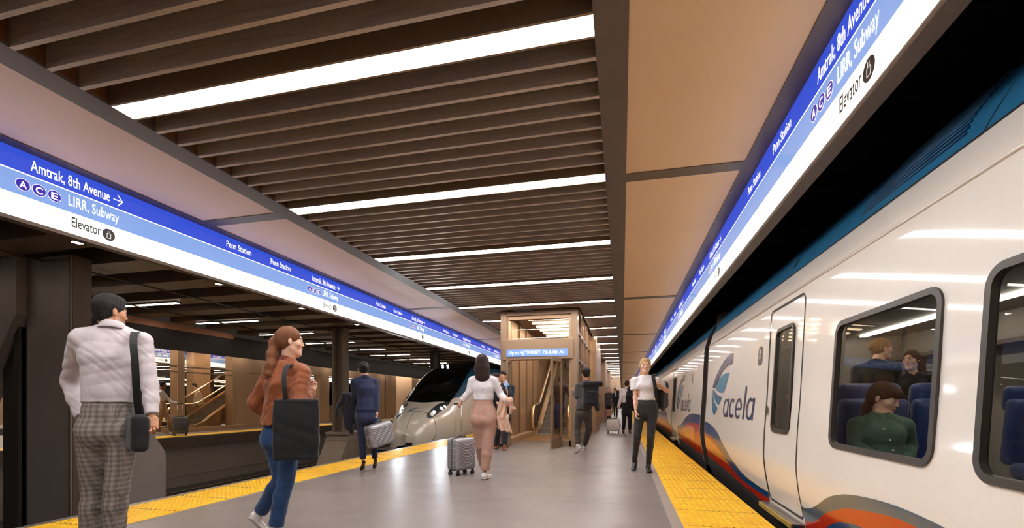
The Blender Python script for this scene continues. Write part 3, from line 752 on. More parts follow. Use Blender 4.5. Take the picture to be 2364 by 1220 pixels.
hl = [invn(*p) for p in ((983, 961), (992, 968), (1005, 960), (1030, 940), (1039, 931), (1028, 929), (1008, 934), (994, 947))]
M_hl = mat('headlight_housing', (96, 100, 100), .18, .6); M_he = emis('headlight_glow', (225, 240, 255), 45); 
for side in (0, 1):
    pts = hl if side == 0 else mirror(hl)
    mb = MB(); c, n = npatch(smooth_closed(pts, 1), .012, mb); h = mb.build('headlight', M_hl, tr2)
    vs = [v for v, a in hl]; 
    mb = MB()
    for (f, rr) in ((.30, .035), (.60, .055), (.74, .032)):
        va = hl[0][0]*(1-f)+hl[4][0]*f; aa = hl[0][1]*(1-f)+hl[4][1]*f
        if side: aa = math.pi-aa
        p = nose(va, aa)+n*.014; mb.tube([p, p+n*.012], rr, 16)
    mb.build('bulb', M_he, h)
    ld = bpy.data.lights.new('headlamp_light', 'SPOT'); ld.energy = 60; ld.spot_size = 1.6; ld.color = (.85, .93, 1); ld.shadow_soft_size = .08
    lo_ = bpy.data.objects.new('headlamp_light', ld); COL.objects.link(lo_); lo_.location = c+n*.15; lo_.rotation_euler = (math.radians(90), 0, math.radians(180)); lo_.parent = h; lo_.matrix_parent_inverse = Matrix.Identity(4)
tpn = [invn(*p) for p in ((1014, 850), (1046, 848), (1040, 840), (1018, 842))]
for px in (1023, 1034):
    v, a = invn(px, 847); p = nose(v, a)+Vector((0, -.03, .03)); mb = MB(); mb.tube([p, p+Vector((0, -.02, .004))], .04, 14); mb.build('top_headlight', M_he, tr2)
def nline(pts, w, m, name, off=.006, closed=False):
    P3 = []
    for (a, b) in zip(pts[:-1], pts[1:]):
        for i in range(6): P3.append(nose(a[0]+(b[0]-a[0])*i/6, a[1]+(b[1]-a[1])*i/6))
    P3.append(nose(*pts[-1])); mb = MB(); mb.tube(P3, w, 6); return mb.build(name, m, tr2, smooth=True)
hood = [(.18, math.pi*.0+.10), (.50, .35), (.62, .8), (.66, 1.2), (.67, math.pi/2), (.66, math.pi-1.2), (.62, math.pi-.8), (.50, math.pi-.35), (.18, math.pi-.10)]
nline(hood, .009, M_seam, 'hood_seam'); nline([(.67, math.pi/2), (.3, math.pi/2), (.08, math.pi/2)], .006, M_seam, 'hood_seam')
mb = MB(); c_ = nose(.05, 1.9); mb.obox((NX+.12, NY-.01, -.28), (.11, 0, 0), (0, .03, 0), (0, 0, .09)); mb.build('coupler_slot', M_black, tr2)
for sx in (-.45, .35):
    mb = MB(); a0 = math.pi/2+(.35 if sx < 0 else -.15)
    P3 = [nose(1.75, a0-.0)+Vector((0, 0, .02)), nose(2.1, a0+.12)+Vector((0, 0, .03)), nose(2.7, a0+.42)+Vector((0, 0, .03))]
    mb.tube(P3, .012, 6); mb.build('wiper', M_black, tr2)
def nsurf(v, a, off):
    p = nose(v, a); n = (nose(v+.02, a)-p).cross(nose(v, a+.01)-p).normalized(); n = n if n.z > 0 else -n; return p+n*off
mb = MB()
ev, ea = invn(952, 948); ex0 = -math.copysign(abs(math.cos(ea))**.62, math.cos(ea))
def nx(v, xs, off): return nsurf(v, math.acos(max(-1, min(1, -math.copysign(abs(xs)**(1/.62), xs)))), off)
for (v0, v1, x0, x1, th) in ((.00, .14, -.13, .17, .050), (-.05, .03, -.13, .10, .042), (-.10, -.04, -.12, .02, .036)):
    rows = []
    for i in range(15):
        q = i/14; vm = ev+v0+(v1-v0)*(1-(1-q)**2); w = th*math.sin(math.pi*min(.98, q*.9+.08))**.7
        rows.append([nx(vm+w*(k/3-.5), ex0+x0+(x1-x0)*q, .010) for k in range(4)])
    mb.grid(rows)
mb.build('wing_emblem', M_teal, tr2)
# side door and hatch outline of the arriving train
nline([(2.6, math.pi-.12), (2.6, math.pi-.55), (3.4, math.pi-.60), (3.4, math.pi-.12)], .006, M_seam, 'side_hatch')
# ================================================================ escalator portal and enclosure
PY = 11.16
GP = glass_mat('portal_glass', (236, 228, 216), .5, .02, .01)
M_gold = mat('brushed_brass', (228, 198, 164), .24, .8, noise=.04, nscale=20)
M_plate = mat('floor_plate', (196, 156, 112), .3, .7, bump=.2, bscale=200)
M_step = mat('step_metal', (150, 144, 138), .4, .5, noise=.1, nscale=20)
EX0, EX1 = -2.95, -1.04
por = thing('portal', 'tall bronze escalator portal with open glass doors and header sign', 'portal', ((EX0+EX1)/2, PY, 0))
def bx(name, x0, x1, y0, y1, z0, z1, m, par, bevel=.006):
    mb = MB(); mb.box(x0, x1, y0, y1, z0, z1); return mb.build(name, m, par, bevel=bevel)
bx('post', EX0, EX0+.16, PY, PY+.30, 0, ZC, M_bronze_mid, por); bx('post', EX1-.16, EX1, PY, PY+.30, 0, ZC, M_bronze_mid, por)
bx('top_rail', EX0+.16, EX1-.16, PY, PY+.30, ZC-.11, ZC, M_bronze_mid, por)
bx('inner_trim', EX0+.16, EX0+.21, PY+.06, PY+.22, 0, ZC-.11, M_bronze, por, .004); bx('inner_trim', EX1-.21, EX1-.16, PY+.06, PY+.22, 0, ZC-.11, M_bronze, por, .004)
bx('inner_trim', EX0+.21, EX1-.21, PY+.06, PY+.22, ZC-.20, ZC-.11, M_bronze, por, .004)
bx('header', EX0+.06, EX1-.10, PY-.05, PY+.26, 2.125, 2.62, M_bronze_mid, por, .008)
bx('glass_transom', EX0+.21, EX1-.21, PY+.12, PY+.135, 2.62, ZC-.20, GP, por, 0)
hs = thing('header_sign', 'blue lit strip sign reading Up to NJ TRANSIT, 7th & 8th Av on the portal header', 'sign', (-2.0, PY-.05, 2.29))
bx('sign_panel', -2.78, -1.27, PY-.075, PY-.05, 2.20, 2.375, emis('header_sign_blue', (112, 146, 216), .95), hs, 0)
mb = MB(); put_text(mb, 'Up to NJ TRANSIT, 7th & 8th Av', (-2.70, PY-.078, 2.252), (1, 0, 0), (0, 0, 1), .085, 1.34, res=3); mb.build('lettering', SM[3], hs, fix=False)
def door_leaf(hx, rot, label, wdt=.60):
    t = thing('glass_door', label, 'door', (hx, PY-.01, 0), rz=math.radians(rot))
    B = t.matrix_basis
    def pb(name, x0, x1, z0, z1, y0, y1, m):
        mb = MB(); mb.box(x0, x1, y0, y1, z0, z1); mb.v = [tuple(B @ Vector(v)) for v in mb.v]; return mb.build(name, m, t, bevel=.003 if m is not GP else 0)
    pb('stile', 0, .06, .012, 2.12, -.025, .025, M_bronze_mid); pb('stile', wdt-.06, wdt, .012, 2.12, -.025, .025, M_bronze_mid)
    pb('top_rail', .06, wdt-.06, 2.04, 2.12, -.025, .025, M_bronze_mid); pb('bottom_rail', .06, wdt-.06, .012, .24, -.022, .022, M_bronze_mid)
    pb('glass_panel', .06, wdt-.06, .24, 2.04, -.005, .005, GP); pb('push_bar', wdt-.10, wdt-.085, .85, 1.25, -.06, -.045, M_gold)
    return t
door_leaf(EX0+.235, -82, 'left glass door leaf of the portal, swung open towards the platform')
door_leaf(-1.42, -106, 'right glass door leaf of the portal, swung open towards the platform')
bx('side_glass', -1.40, EX1-.21, PY+.12, PY+.135, .16, 2.12, GP, por, 0); bx('sill', -1.42, EX1-.16, PY+.06, PY+.22, 0, .16, M_bronze_mid, por, .004)
# enclosure
enc = thing('escalator_enclosure', 'bronze-panelled enclosure and shaft around the main escalator', 'enclosure', (-2.0, 14, 0))
bx('side_wall', EX0-.05, EX0+.02, PY+.30, 23.5, .0, ZC, M_bronze, enc, .004)
for i in range(5):
    y = PY+.9+i*1.05; bx('wall_pilaster', EX0+.02, EX0+.06, y, y+.10, .18, ZC, M_bronze_mid, enc, .004)
bx('curb', EX0+.02, EX0+.22, PY+.30, 14.9, 0, .16, M_bronze, enc, .01)
for i, y in enumerate((PY+.95, PY+1.75, PY+2.6, PY+3.5, PY+4.4)):
    bx('mullion', EX1-.10, EX1, y, y+.09, 0, ZC, M_bronze_mid, enc, .004)
for z in (2.10, 2.78): bx('transom_bar', EX1-.09, EX1-.01, PY+.30, 16.1, z, z+.08, M_bronze_mid, enc, .004)
bx('curb', EX1-.10, EX1, PY+.30, 16.1, 0, .30, M_bronze_mid, enc, .004)
bx('glass_wall', EX1-.06, EX1-.05, PY+.30, 16.1, .30, ZC-.02, GP, enc, 0)
bx('shaft_wall', EX0-.1, EX0, 16.0, 24, ZC, 7.2, M_bronze, enc, 0); bx('shaft_wall', EX1, EX1+.1, 16.0, 24, ZC, 7.2, M_bronze, enc, 0)
bx('shaft_wall', EX0, EX1, 15.9, 16.0, ZC+.0, 7.2, M_bronze, enc, 0)
bx('back_wall', EX0, EX1, 23.9, 24, 0, 7.2, M_bronze, enc, 0); bx('side_wall', EX1-.06, EX1, 19.4, 23.5, 0, ZC, M_bronze, enc, 0)
bx('shaft_roof', EX0-.1, EX1+.1, 15.9, 24, 7.2, 7.3, M_bronze_mid, enc, 0)
bx('enclosure_ceiling', EX0, EX1, PY+.3, 16.0, ZC+.02, ZC+.06, M_bronze_mid, enc, 0)
M_dif2 = emis('shaft_lamp', (255, 240, 220), L_SHAFT)
for i in range(6):
    y = 12.35+.64*i; bx('lamp_strip', EX0+.45, EX1-.12, y, y+.14, ZC-.005, ZC+.02, M_dif2, enc, 0)
for i in range(4):
    y = 17.2+1.6*i; bx('lamp_strip', EX0+.3, EX1-.3, y, y+.14, 7.17, 7.2, M_dif2, enc, 0)
# escalator
def escalator(ox, oy, width, label, floor0=13.2, rise=3.7, sgn=1, dirx=False, steps=True, m4=None):
    """escalator climbing along +Y from (ox,oy) with balustrades; width over the steps"""
    t = thing('escalator', label, 'escalator', (ox, oy, 0)); T = m4 or Matrix.Identity(4)
    def fin(mb, name, m, smooth=False, angle=None):
        return mb.build(name, m, t, smooth=smooth, angle=angle)
    run = rise/math.tan(math.radians(30)); hw = width/2; y0 = oy+.95
    def zc(y):   # step surface line
        if y <= y0+.25: return 0
        return min(rise, max(0, (y-y0-.25)*math.tan(math.radians(30))))
    mb = MB(); mb.box(ox-hw-.28, ox+hw+.28, floor0, oy+.55, .002, .012); fin(mb, 'landing_plate', M_plate)
    n = int(rise/.2); mb = MB()
    mb.box(ox-hw, ox+hw, oy+.55, y0+.25, -.02, .015)
    for i in range(n):
        ya = y0+.25+i*.346; z1 = .2*(i+1); mb.box(ox-hw, ox+hw, ya, ya+.37, z1-.22, z1)
    fin(mb, 'steps', M_step)
    mb = MB()
    for i in range(n):
        ya = y0+.25+i*.346; z1 = .2*(i+1)
        for k in range(16):
            x = ox-hw+.03+k*(width-.06)/15; mb.box(x-.008, x+.008, ya-.008, ya, z1-.19, z1-.01)
    fin(mb, 'step_cleats', mat('step_dark', (122, 116, 112), .5, .4))
    for s in (-1, 1):
        x = ox+s*(hw+.07)
        # skirt / deck
        prof = [(oy+.35, .0), (oy+.35, .10), (oy+.55, .16), (y0+.1, .20), (y0+.5, .34)]+[(y0+.25+q, q*math.tan(math.radians(30))+.24) for q in np.linspace(.6, run, 6)]
        mb = MB(); poly = [(x-.085, y, z) for y, z in prof]+[(x-.085, y0+.25+run, rise-.4), (x-.085, y0+.9, -.02)]
        mb.prism(poly, (.17, 0, 0)); fin(mb, 'balustrade_deck', M_gold)
        # glass
        top = [(oy+.05, .45), (oy+.0, .62), (oy+.06, .80), (oy+.22, .93), (oy+.45, .96), (y0, .97), (y0+.35, 1.04)]+[(y0+.25+q, q*math.tan(math.radians(30))+.98) for q in np.linspace(.6, run, 6)]
        bot = [(oy+.12, .30), (oy+.18, .26), (oy+.26, .22), (oy+.35, .14), (oy+.50, .16), (y0, .2), (y0+.35, .3)]+[(y0+.25+q, q*math.tan(math.radians(30))+.24) for q in np.linspace(.6, run, 6)]
        mb = MB(); mb.grid([[(x, a[0], a[1]), (x, b[0], b[1])] for a, b in zip(top, bot)]); mb.grid([[(x+.01, a[0], a[1]), (x+.01, b[0], b[1])] for a, b in zip(top, bot)]); fin(mb, 'balustrade_glass', GP)
        # handrail (wide flat belt round the newel)
        rail = [(x, oy+.42, .10), (x, oy+.20, .17), (x, oy+.05, .32), (x, oy-.02, .50), (x, oy-.0, .70), (x, oy+.10, .88), (x, oy+.26, .97), (x, oy+.5, 1.0), (x, y0, 1.01), (x, y0+.35, 1.08)]+[(x, y0+.25+q, q*math.tan(math.radians(30))+1.02) for q in np.linspace(.6, run, 6)]
        rr = []
        for a, b in zip(rail[:-1], rail[1:]):
            for k in range(3): rr.append(Vector(a).lerp(Vector(b), k/3))
        rr.append(Vector(rail[-1])); mb = MB(); mb.tube(rr, .055, 10, flat=.5, up=(1, 0, 0)); fin(mb, 'handrail', M_gold, True)
    return t
escalator(-2.20, 14.45, 1.0, 'main escalator with brass handrails inside the portal', 12.55)
# piers beyond
lab = ['first bronze pier right behind the escalator enclosure', 'second bronze pier in the receding row', 'third bronze pier in the receding row', 'fourth bronze pier in the receding row', 'fifth bronze pier, smallest in the receding row', 'sixth bronze pier, far down the platform']
for i, (y, d) in enumerate(((16.2, 3.2), (25.1, 3.4), (34.2, 3.4), (43.5, 3.4), (53, 3.4), (63, 3.4))):
    t = thing('bronze_pier', lab[i], 'pier', (-1.9, y, 0), 'bronze piers')
    x0 = -2.95 if i else -1.22
    mb = MB(); mb.box(x0, -.86, y, y+d, 0, ZC-.005); mb.build('cladding', M_bronze, t, bevel=.01)
    mb = MB(); mb.box(x0-.01, -.85, y-.01, y+d+.01, ZC-.14, ZC-.001); mb.build('cap_band', M_bronze_mid, t)

# ================================================================ left: columns between the tracks
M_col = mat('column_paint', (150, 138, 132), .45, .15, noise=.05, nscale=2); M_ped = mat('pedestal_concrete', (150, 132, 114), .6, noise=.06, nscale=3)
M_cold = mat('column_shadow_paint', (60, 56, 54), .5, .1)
for i, y in enumerate((5.70, 13.3, 21.2, 29.1, 37.0)):
    big = i == 0
    t = thing('tunnel_column', ['large dark grey steel column at the left edge behind the man in the white shirt', 'slender steel column on a flared base behind the navy-suited woman', 'steel column rising behind the roof of the arriving train', 'steel column far behind the arriving train', 'farthest steel column behind the arriving train'][i], 'column', (-9, y, BED), 'columns between the tracks')
    mb = MB()
    if big:
        mb.box(-9.78, -8.80, y, y+.30, BED, 3.5); mb.build('shaft', M_col, t)
        mb = MB(); mb.box(-8.80, -8.785, y+.02, y+.30, BED, 3.5); mb.box(-8.83, -8.80, y-.012, y, BED, 3.5); mb.build('flange', M_bronze_dark, t)
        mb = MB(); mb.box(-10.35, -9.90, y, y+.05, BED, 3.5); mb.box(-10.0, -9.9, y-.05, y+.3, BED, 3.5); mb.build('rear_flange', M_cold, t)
        mb = MB(); mb.prism([(-9.78, y-.15, 2.55), (-9.78, y-.15, 3.5), (-10.1, y-.15, 3.5), (-11.9, y-.15, .6), (-11.2, y-.15, .25)], (0, .3, 0)); mb.build('brace', M_col, t)
    else:
        for x in (-9.17, -8.82): mb.box(x-.03, x+.03, y, y+.32, BED, 3.5)
        mb.box(-9.17, -8.82, y+.14, y+.18, BED, 3.5); mb.build('shaft', M_col if i > 1 else mat('column_warm', (138, 120, 102), .45, .15), t)
    px0, px1 = -9.35, -8.55
    mb = MB(); prof = [(y-1.0, BED), (y+1.3, BED), (y+1.3, -.38), (y+1.05, .02), (y-.05, .02), (y-.12, -.15), (y-1.0, BED+.02)] if not big else [(y+.31, BED), (y+1.66, BED), (y+1.66, .08), (y+1.42, .44), (y+.31, .44)]
    if big: px1 = -8.84
    mb.prism([(px0, a, b) for a, b in prof], (px1-px0, 0, 0)); mb.build('pedestal', M_ped if not big else M_col, t)
    if i == 1:
        mb = MB(); mb.box(px0-.03, px1+.03, y-.12, y+1.08, .02, .10); mb.box(px0-.03, px1+.03, y-.14, y+1.1, -.2, -.13); mb.build('pedestal_cap', M_ped, t)
# ================================================================ opposite platform
OX = -13.35; OXF = -19.4
mb = MB(); mb.box(OXF, OX, -5, YE, -.35, 0); mb.build('floor_opposite', M_floor, kind='structure')
mb = MB(); mb.box(OX-.76, OX, -5, YE, 0, .006); mb.build('trim_6', M_yel, kind='structure')
M_wallo = mat('platform_wall_paint', (140, 126, 116), .6, .05, noise=.05, nscale=1.5)
mb = MB(); mb.box(OX-.3, OX-.1, -5, YE, BED, -.30); mb.box(OX-.1, OX-.04, -5, YE, BED, BED+.22); mb.box(OX-.1, OX-.07, -5, YE, BED+.3, BED+.33); mb.build('wall_opposite', M_wallo, kind='structure')
mb = MB(); mb.box(OX-.1, OX+.02, -5, YE, -.32, -.03); mb.build('trim_7', M_bronze_dark, kind='structure')
fas = thing('canopy_fascia', 'long dark fascia along the edge of the opposite canopy', 'fascia', (OX, 20, 2.7))
bx('fascia_board', OX-.12, OX, -5, YE, 2.68, 3.36, mat('fascia_dark', (58, 50, 44), .45, .3), fas, 0)
bx('copper_strip', OX-.12, OX+.012, 3.5, 13.6, 3.30, 3.48, mat('copper_strip', (226, 160, 118), .4, .3), fas, 0)
mb = MB(); mb.box(-19.5, OX-.1, -5, YE, ZC+.02, ZC+.08); mb.build('ceiling_opposite', M_bronze_dark, kind='structure')
M_difo = emis('far_lamp', (255, 244, 230), 34.0)
def far_lamp(x0, x1, y, hw, label, grp):
    t = thing('ceiling_light', label, 'ceiling light', ((x0+x1)/2, y, ZC), grp)
    bx('lamp_frame', x0-.02, x1+.02, y-hw-.02, y+hw+.02, ZC+.004, ZC+.022, M_bronze_mid, t, 0); bx('diffuser', x0, x1, y-hw, y+hw, ZC-.006, ZC+.004, M_difo, t, 0); return t
a0 = far_lamp(-18.2, -14.4, 8.0, .09, 'light strip under the opposite canopy, nearest the left column', 'light strips of the opposite platform'); ka = kidmap(a0)
for k in range(1, 30): copy_tree(a0, ka, (0, 1.915*k, 0), nth(k, 'white light strip under the opposite canopy, %s from the near end', 'far light strip at the distant end of the opposite canopy'), 'light strips of the opposite platform')
tside = sign_band(-18.55, 1, 4, 60, 'backlit direction band on the far side of the opposite platform', lambda k: 6.9+3.95*k, range(0, 11), True, detail=2)
# the hall beyond
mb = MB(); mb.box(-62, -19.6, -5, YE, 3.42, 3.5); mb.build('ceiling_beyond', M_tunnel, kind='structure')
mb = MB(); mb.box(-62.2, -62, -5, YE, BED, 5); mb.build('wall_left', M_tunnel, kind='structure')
mb = MB(); mb.box(-34, -24.6, -5, YE, -.3, 0); mb.box(-62, -34, -5, YE, BED-.1, BED); mb.build('floor_beyond', M_floor, kind='structure')
b0 = far_lamp(-31.5, -26.5, 10.0, .09, 'light strip over the platform farthest to the left', 'light strips of the farthest platform'); kb = kidmap(b0)
for k in range(1, 24): copy_tree(b0, kb, (0, 1.915*k, .0), nth(k, 'light strip over the platform farthest to the left, %s in its row', ''), 'light strips of the farthest platform')
for r_i, (xa_, xb_) in enumerate(((-45.5, -40.0), (-58, -52.5))):
    c0_ = far_lamp(xa_, xb_, 14.0, .11, 'light strip deep in the hall beyond the farthest platform', 'light strips deep in the hall'); kc_ = kidmap(c0_)
    c0_['label'] = 'first light strip of the %s row deep in the hall' % ('nearer' if r_i == 0 else 'rearmost')
    for k in range(1, 22): copy_tree(c0_, kc_, (0, 1.915*k, .0), nth(k, '%s light strip of the ' + ('nearer' if r_i == 0 else 'rearmost') + ' row deep in the hall', ''))
for ky, y in enumerate((12.5, 16.5, 20.5, 24.5, 28.5, 36)):
    t = thing('hall_column', nth(ky, 'grey steel column beyond the opposite platform, %s of six', ''), 'column', (-22, y, BED), 'grey columns beyond the opposite platform')
    mb = MB(); mb.box(-22.2, -21.8, y, y+.4, BED, 3.42); mb.build('shaft', mat('hall_column_grey', (140, 134, 130), .4, .3), t)
for ky, y in enumerate((15.5, 20.5, 33, 40)):
    t = thing('bronze_pier', nth(ky, 'bronze pier on the platform farthest to the left, %s of four', ''), 'pier', (-29, y, 0), 'bronze piers of the farthest platform')
    mb = MB(); mb.box(-29.3, -28.6, y, y+.9, 0, 3.41); mb.build('cladding', M_bronze, t)
# glazed escalator enclosure on the opposite platform
oe = thing('opposite_enclosure', 'bronze-framed glass enclosure around the opposite escalators', 'enclosure', (-15.2, 14, 0))
EXO = -15.1
def post(y, w, d=.35, name='post', z1=ZC, m=None): bx(name, EXO-d, EXO, y, y+w, 0, z1, m or M_bronze, oe, .006)
def yon(px, X=EXO): return on_X(px, 929, X).y
for p0, p1 in ((411, 427), (537, 575), (692, 706), (738, 760), (868, 890)): post(yon(p0), yon(p1)-yon(p0))
bx('rear_pier', -18.3, -17.9, yon(443, -18.0), yon(482, -18.0), 0, ZC, M_bronze, oe, .006)
bx('curb', EXO-.12, EXO+.04, yon(300), yon(575), 0, .17, M_bronze, oe, .006)
bx('glass_wall', EXO-.05, EXO-.04, yon(340), yon(537), .17, ZC, GP, oe, 0)
for z in (2.12, 2.30): bx('rail_bar', EXO-.08, EXO-.02, yon(300), yon(537), z, z+.05, M_gold, oe, 0)
bx('end_panel', EXO-.1, EXO-.02, yon(575), yon(692), 0, ZC, M_bronze, oe, 0)
bx('header_panel', EXO-.1, EXO-.01, yon(706), yon(868), 2.45, ZC, M_bronze, oe, 0)
bx('lower_panel', EXO-.1, EXO-.04, yon(760), yon(868), 0, .9, M_bronze_mid, oe, 0)
for i, p in enumerate((620, 655)): bx('panel_seam', EXO-.02, EXO-.012, yon(p), yon(p)+.02, 0, ZC, M_bronze_mid, oe, 0)
bx('panel_seam', EXO-.02, EXO-.012, yon(575), yon(692), 2.3, 2.33, M_bronze_mid, oe, 0)
escalator(-16.15, 13.05, .9, 'opposite escalator with brass rails behind the glass', 12.0)
M_tl = emis('tunnel_fill', (255, 240, 224), 16.0)  # strips added as fill for the dark track side, following ceiling streaks
def tfill(x0, x1, y, label):
    t = thing('tunnel_fill_light', label, 'fill light', ((x0+x1)/2, y, 3.5), 'added fill lights under the tunnel beams')
    bx('lamp_frame', x0, x1, y-.07, y+.07, 3.47, 3.5, M_bronze_dark, t, 0); bx('diffuser', x0+.02, x1-.02, y-.05, y+.05, 3.462, 3.47, M_tl, t, 0); return t
t0 = tfill(-12.6, -10.4, 1.475, 'added linear fill light under a tunnel beam near the opposite canopy'); k0 = kidmap(t0)
for k in range(1, 14): copy_tree(t0, k0, (0, 2.5*k, 0), nth(k, 'added linear fill light under a tunnel beam near the opposite canopy, %s in its row', ''))
t1 = tfill(-8.0, -6.2, .225, 'added linear fill light under a tunnel beam above the left track'); k1 = kidmap(t1)
for k in range(1, 6): copy_tree(t1, k1, (0, 2.5*k, 0), nth(k, 'added linear fill light under a tunnel beam above the left track, %s in its row', ''))

for ky, (y, w) in enumerate(((27.5, 1.6), (31.5, 1.2), (35.5, 2.5), (41, 3), (48, 4))):
    t = thing('bronze_pier', nth(ky, 'bronze pier on the opposite platform behind the arriving train, %s in its row', ''), 'pier', (-15.6, y, 0), 'bronze piers of the opposite platform')
    mb = MB(); mb.box(-16.6, -15.1, y, y+w, 0, ZC-.005); mb.build('cladding', M_bronze, t)
# ================================================================ implicit-surface modelling for people and soft things
def V3(p): return np.array([p[0], p[1], p[2]], dtype=np.float32)
class Field:
    """signed distance grid; prims are smooth-unioned locally"""
    def __init__(s, lo, hi, h):
        s.lo = np.array(lo, dtype=np.float32)-3*h; s.h = h
        n = np.ceil((np.array(hi)+3*h-s.lo)/h).astype(int)+1; s.n = n
        s.ax = [s.lo[i]+h*np.arange(n[i], dtype=np.float32) for i in range(3)]
        s.d = np.full(tuple(n), .5, dtype=np.float32)
    def sl(s, lo, hi):
        a = np.clip(np.floor((np.array(lo)-s.lo)/s.h).astype(int), 0, s.n-1); b = np.clip(np.ceil((np.array(hi)-s.lo)/s.h).astype(int)+1, 1, s.n)
        b = np.maximum(b, a+1)
        S = tuple(slice(a[i], b[i]) for i in range(3))
        X = s.ax[0][S[0]][:, None, None]; Y = s.ax[1][S[1]][None, :, None]; Z = s.ax[2][S[2]][None, None, :]
        return S, X, Y, Z
    def union(s, S, v, k):
        a = s.d[S]
        if k > 0:
            hh = np.maximum(k-np.abs(a-v), 0)/k; s.d[S] = np.minimum(a, v)-hh*hh*k*.25
        else: s.d[S] = np.minimum(a, v)
    def cut(s, S, v, k):
        a = s.d[S]; b = -v
        if k > 0:
            hh = np.maximum(k-np.abs(a-b), 0)/k; s.d[S] = np.maximum(a, b)+hh*hh*k*.25
        else: s.d[S] = np.maximum(a, b)
    def add(s, prim, k=.03, infl=0.0, sub=False):
        t = prim[0]
        if t == 'rc':      # round cone a b ra rb
            a, b, ra, rb = V3(prim[1]), V3(prim[2]), prim[3]+infl, prim[4]+infl; m = max(ra, rb)+k+2*s.h
            S, X, Y, Z = s.sl(np.minimum(a, b)-m, np.maximum(a, b)+m); ab = b-a; L = float(ab @ ab)+1e-9
            px, py, pz = X-a[0], Y-a[1], Z-a[2]; q = np.clip((px*ab[0]+py*ab[1]+pz*ab[2])/L, 0, 1)
            v = np.sqrt((px-ab[0]*q)**2+(py-ab[1]*q)**2+(pz-ab[2]*q)**2)-(ra+(rb-ra)*q)
        elif t == 'el':    # ellipsoid c r M(rows = axes)
            c = V3(prim[1]); r = np.array(prim[2], dtype=np.float32)+infl; M = prim[3] if len(prim) > 3 and prim[3] is not None else np.eye(3, dtype=np.float32)
            m = float(max(r))+k+2*s.h; S, X, Y, Z = s.sl(c-m, c+m); px, py, pz = X-c[0], Y-c[1], Z-c[2]
            u = [(px*M[i][0]+py*M[i][1]+pz*M[i][2]) for i in range(3)]
            k0 = np.sqrt(sum((u[i]/r[i])**2 for i in range(3)))+1e-6; k1 = np.sqrt(sum((u[i]/r[i]**2)**2 for i in range(3)))+1e-6
            v = k0*(k0-1)/k1
        elif t == 'ec':    # elliptical cone: a b, width axis w, (rwa, rda) (rwb, rdb)
            a, b, w = V3(prim[1]), V3(prim[2]), V3(prim[3]); (wa, da), (wb, db) = prim[4], prim[5]
            wa, da, wb, db = wa+infl, da+infl, wb+infl, db+infl
            m = max(wa, wb, da, db)+k+2*s.h; S, X, Y, Z = s.sl(np.minimum(a, b)-m, np.maximum(a, b)+m); ab = b-a; Ln = float(np.linalg.norm(ab))+1e-6; ax = ab/Ln
            w = w-ax*float(w @ ax); w /= np.linalg.norm(w)+1e-9; dd = np.cross(ax, w)
            px, py, pz = X-a[0], Y-a[1], Z-a[2]; tt = px*ax[0]+py*ax[1]+pz*ax[2]; q = np.clip(tt/Ln, 0, 1); ex = tt-q*Ln
            rw = wa+(wb-wa)*q; rd = da+(db-da)*q; uw = px*w[0]+py*w[1]+pz*w[2]; ud = px*dd[0]+py*dd[1]+pz*dd[2]
            mn = np.minimum(rw, rd); q2 = np.sqrt((uw/rw)**2+(ud/rd)**2+(ex/(mn*.9))**2)+1e-6
            g = np.sqrt((uw/rw**2)**2+(ud/rd**2)**2+(ex/(mn*.9)**2)**2)+1e-6
            v = q2*(q2-1)/g
        elif t == 'bx':    # rounded box c half M r
            c = V3(prim[1]); hf = np.array(prim[2], dtype=np.float32)+infl; M = prim[3] if prim[3] is not None else np.eye(3, dtype=np.float32); r = prim[4]
            m = float(np.linalg.norm(hf))+k+2*s.h; S, X, Y, Z = s.sl(c-m, c+m); px, py, pz = X-c[0], Y-c[1], Z-c[2]
            u = [np.abs(px*M[i][0]+py*M[i][1]+pz*M[i][2])-(hf[i]-r) for i in range(3)]
            v = np.sqrt(sum(np.maximum(q, 0)**2 for q in u))+np.minimum(np.maximum(np.maximum(u[0], u[1]), u[2]), 0)-r
        elif t == 'pl':    # half space: keep the side the normal points away from; point, normal
            c, n = V3(prim[1]), V3(prim[2]); n = n/np.linalg.norm(n); S, X, Y, Z = s.sl(s.lo, s.lo+s.n*s.h)
            v = (X-c[0])*n[0]+(Y-c[1])*n[1]+(Z-c[2])*n[2]+0*s.d[S]
        if sub: s.cut(S, v, k)
        else: s.union(S, v, k)
        return s
    def wrinkle(s, amp, freq, seed=0, dirs=None, mask=None):
        rng = np.random.RandomState(seed); X = s.ax[0][:, None, None]; Y = s.ax[1][None, :, None]; Z = s.ax[2][None, None, :]
        tot = 0
        for i in range(4):
            d = rng.normal(size=3); d[2] *= 1.3; d /= np.linalg.norm(d); e = rng.normal(size=3); e /= np.linalg.norm(e); ph = rng.uniform(0, 6.28, 2); f = freq*(.7+.5*i)
            warp = np.sin((X*e[0]+Y*e[1]+Z*e[2])*f*.45+ph[0])*1.6
            w = np.sin((X*d[0]+Y*d[1]+Z*d[2])*f+warp+ph[1]); tot = tot+(1-2*np.abs(w))*(.9 if i < 2 else .55)
        tot = tot*amp*.35
        if mask is not None: tot = tot*mask(X, Y, Z)
        s.d = s.d+tot.astype(np.float32); return s
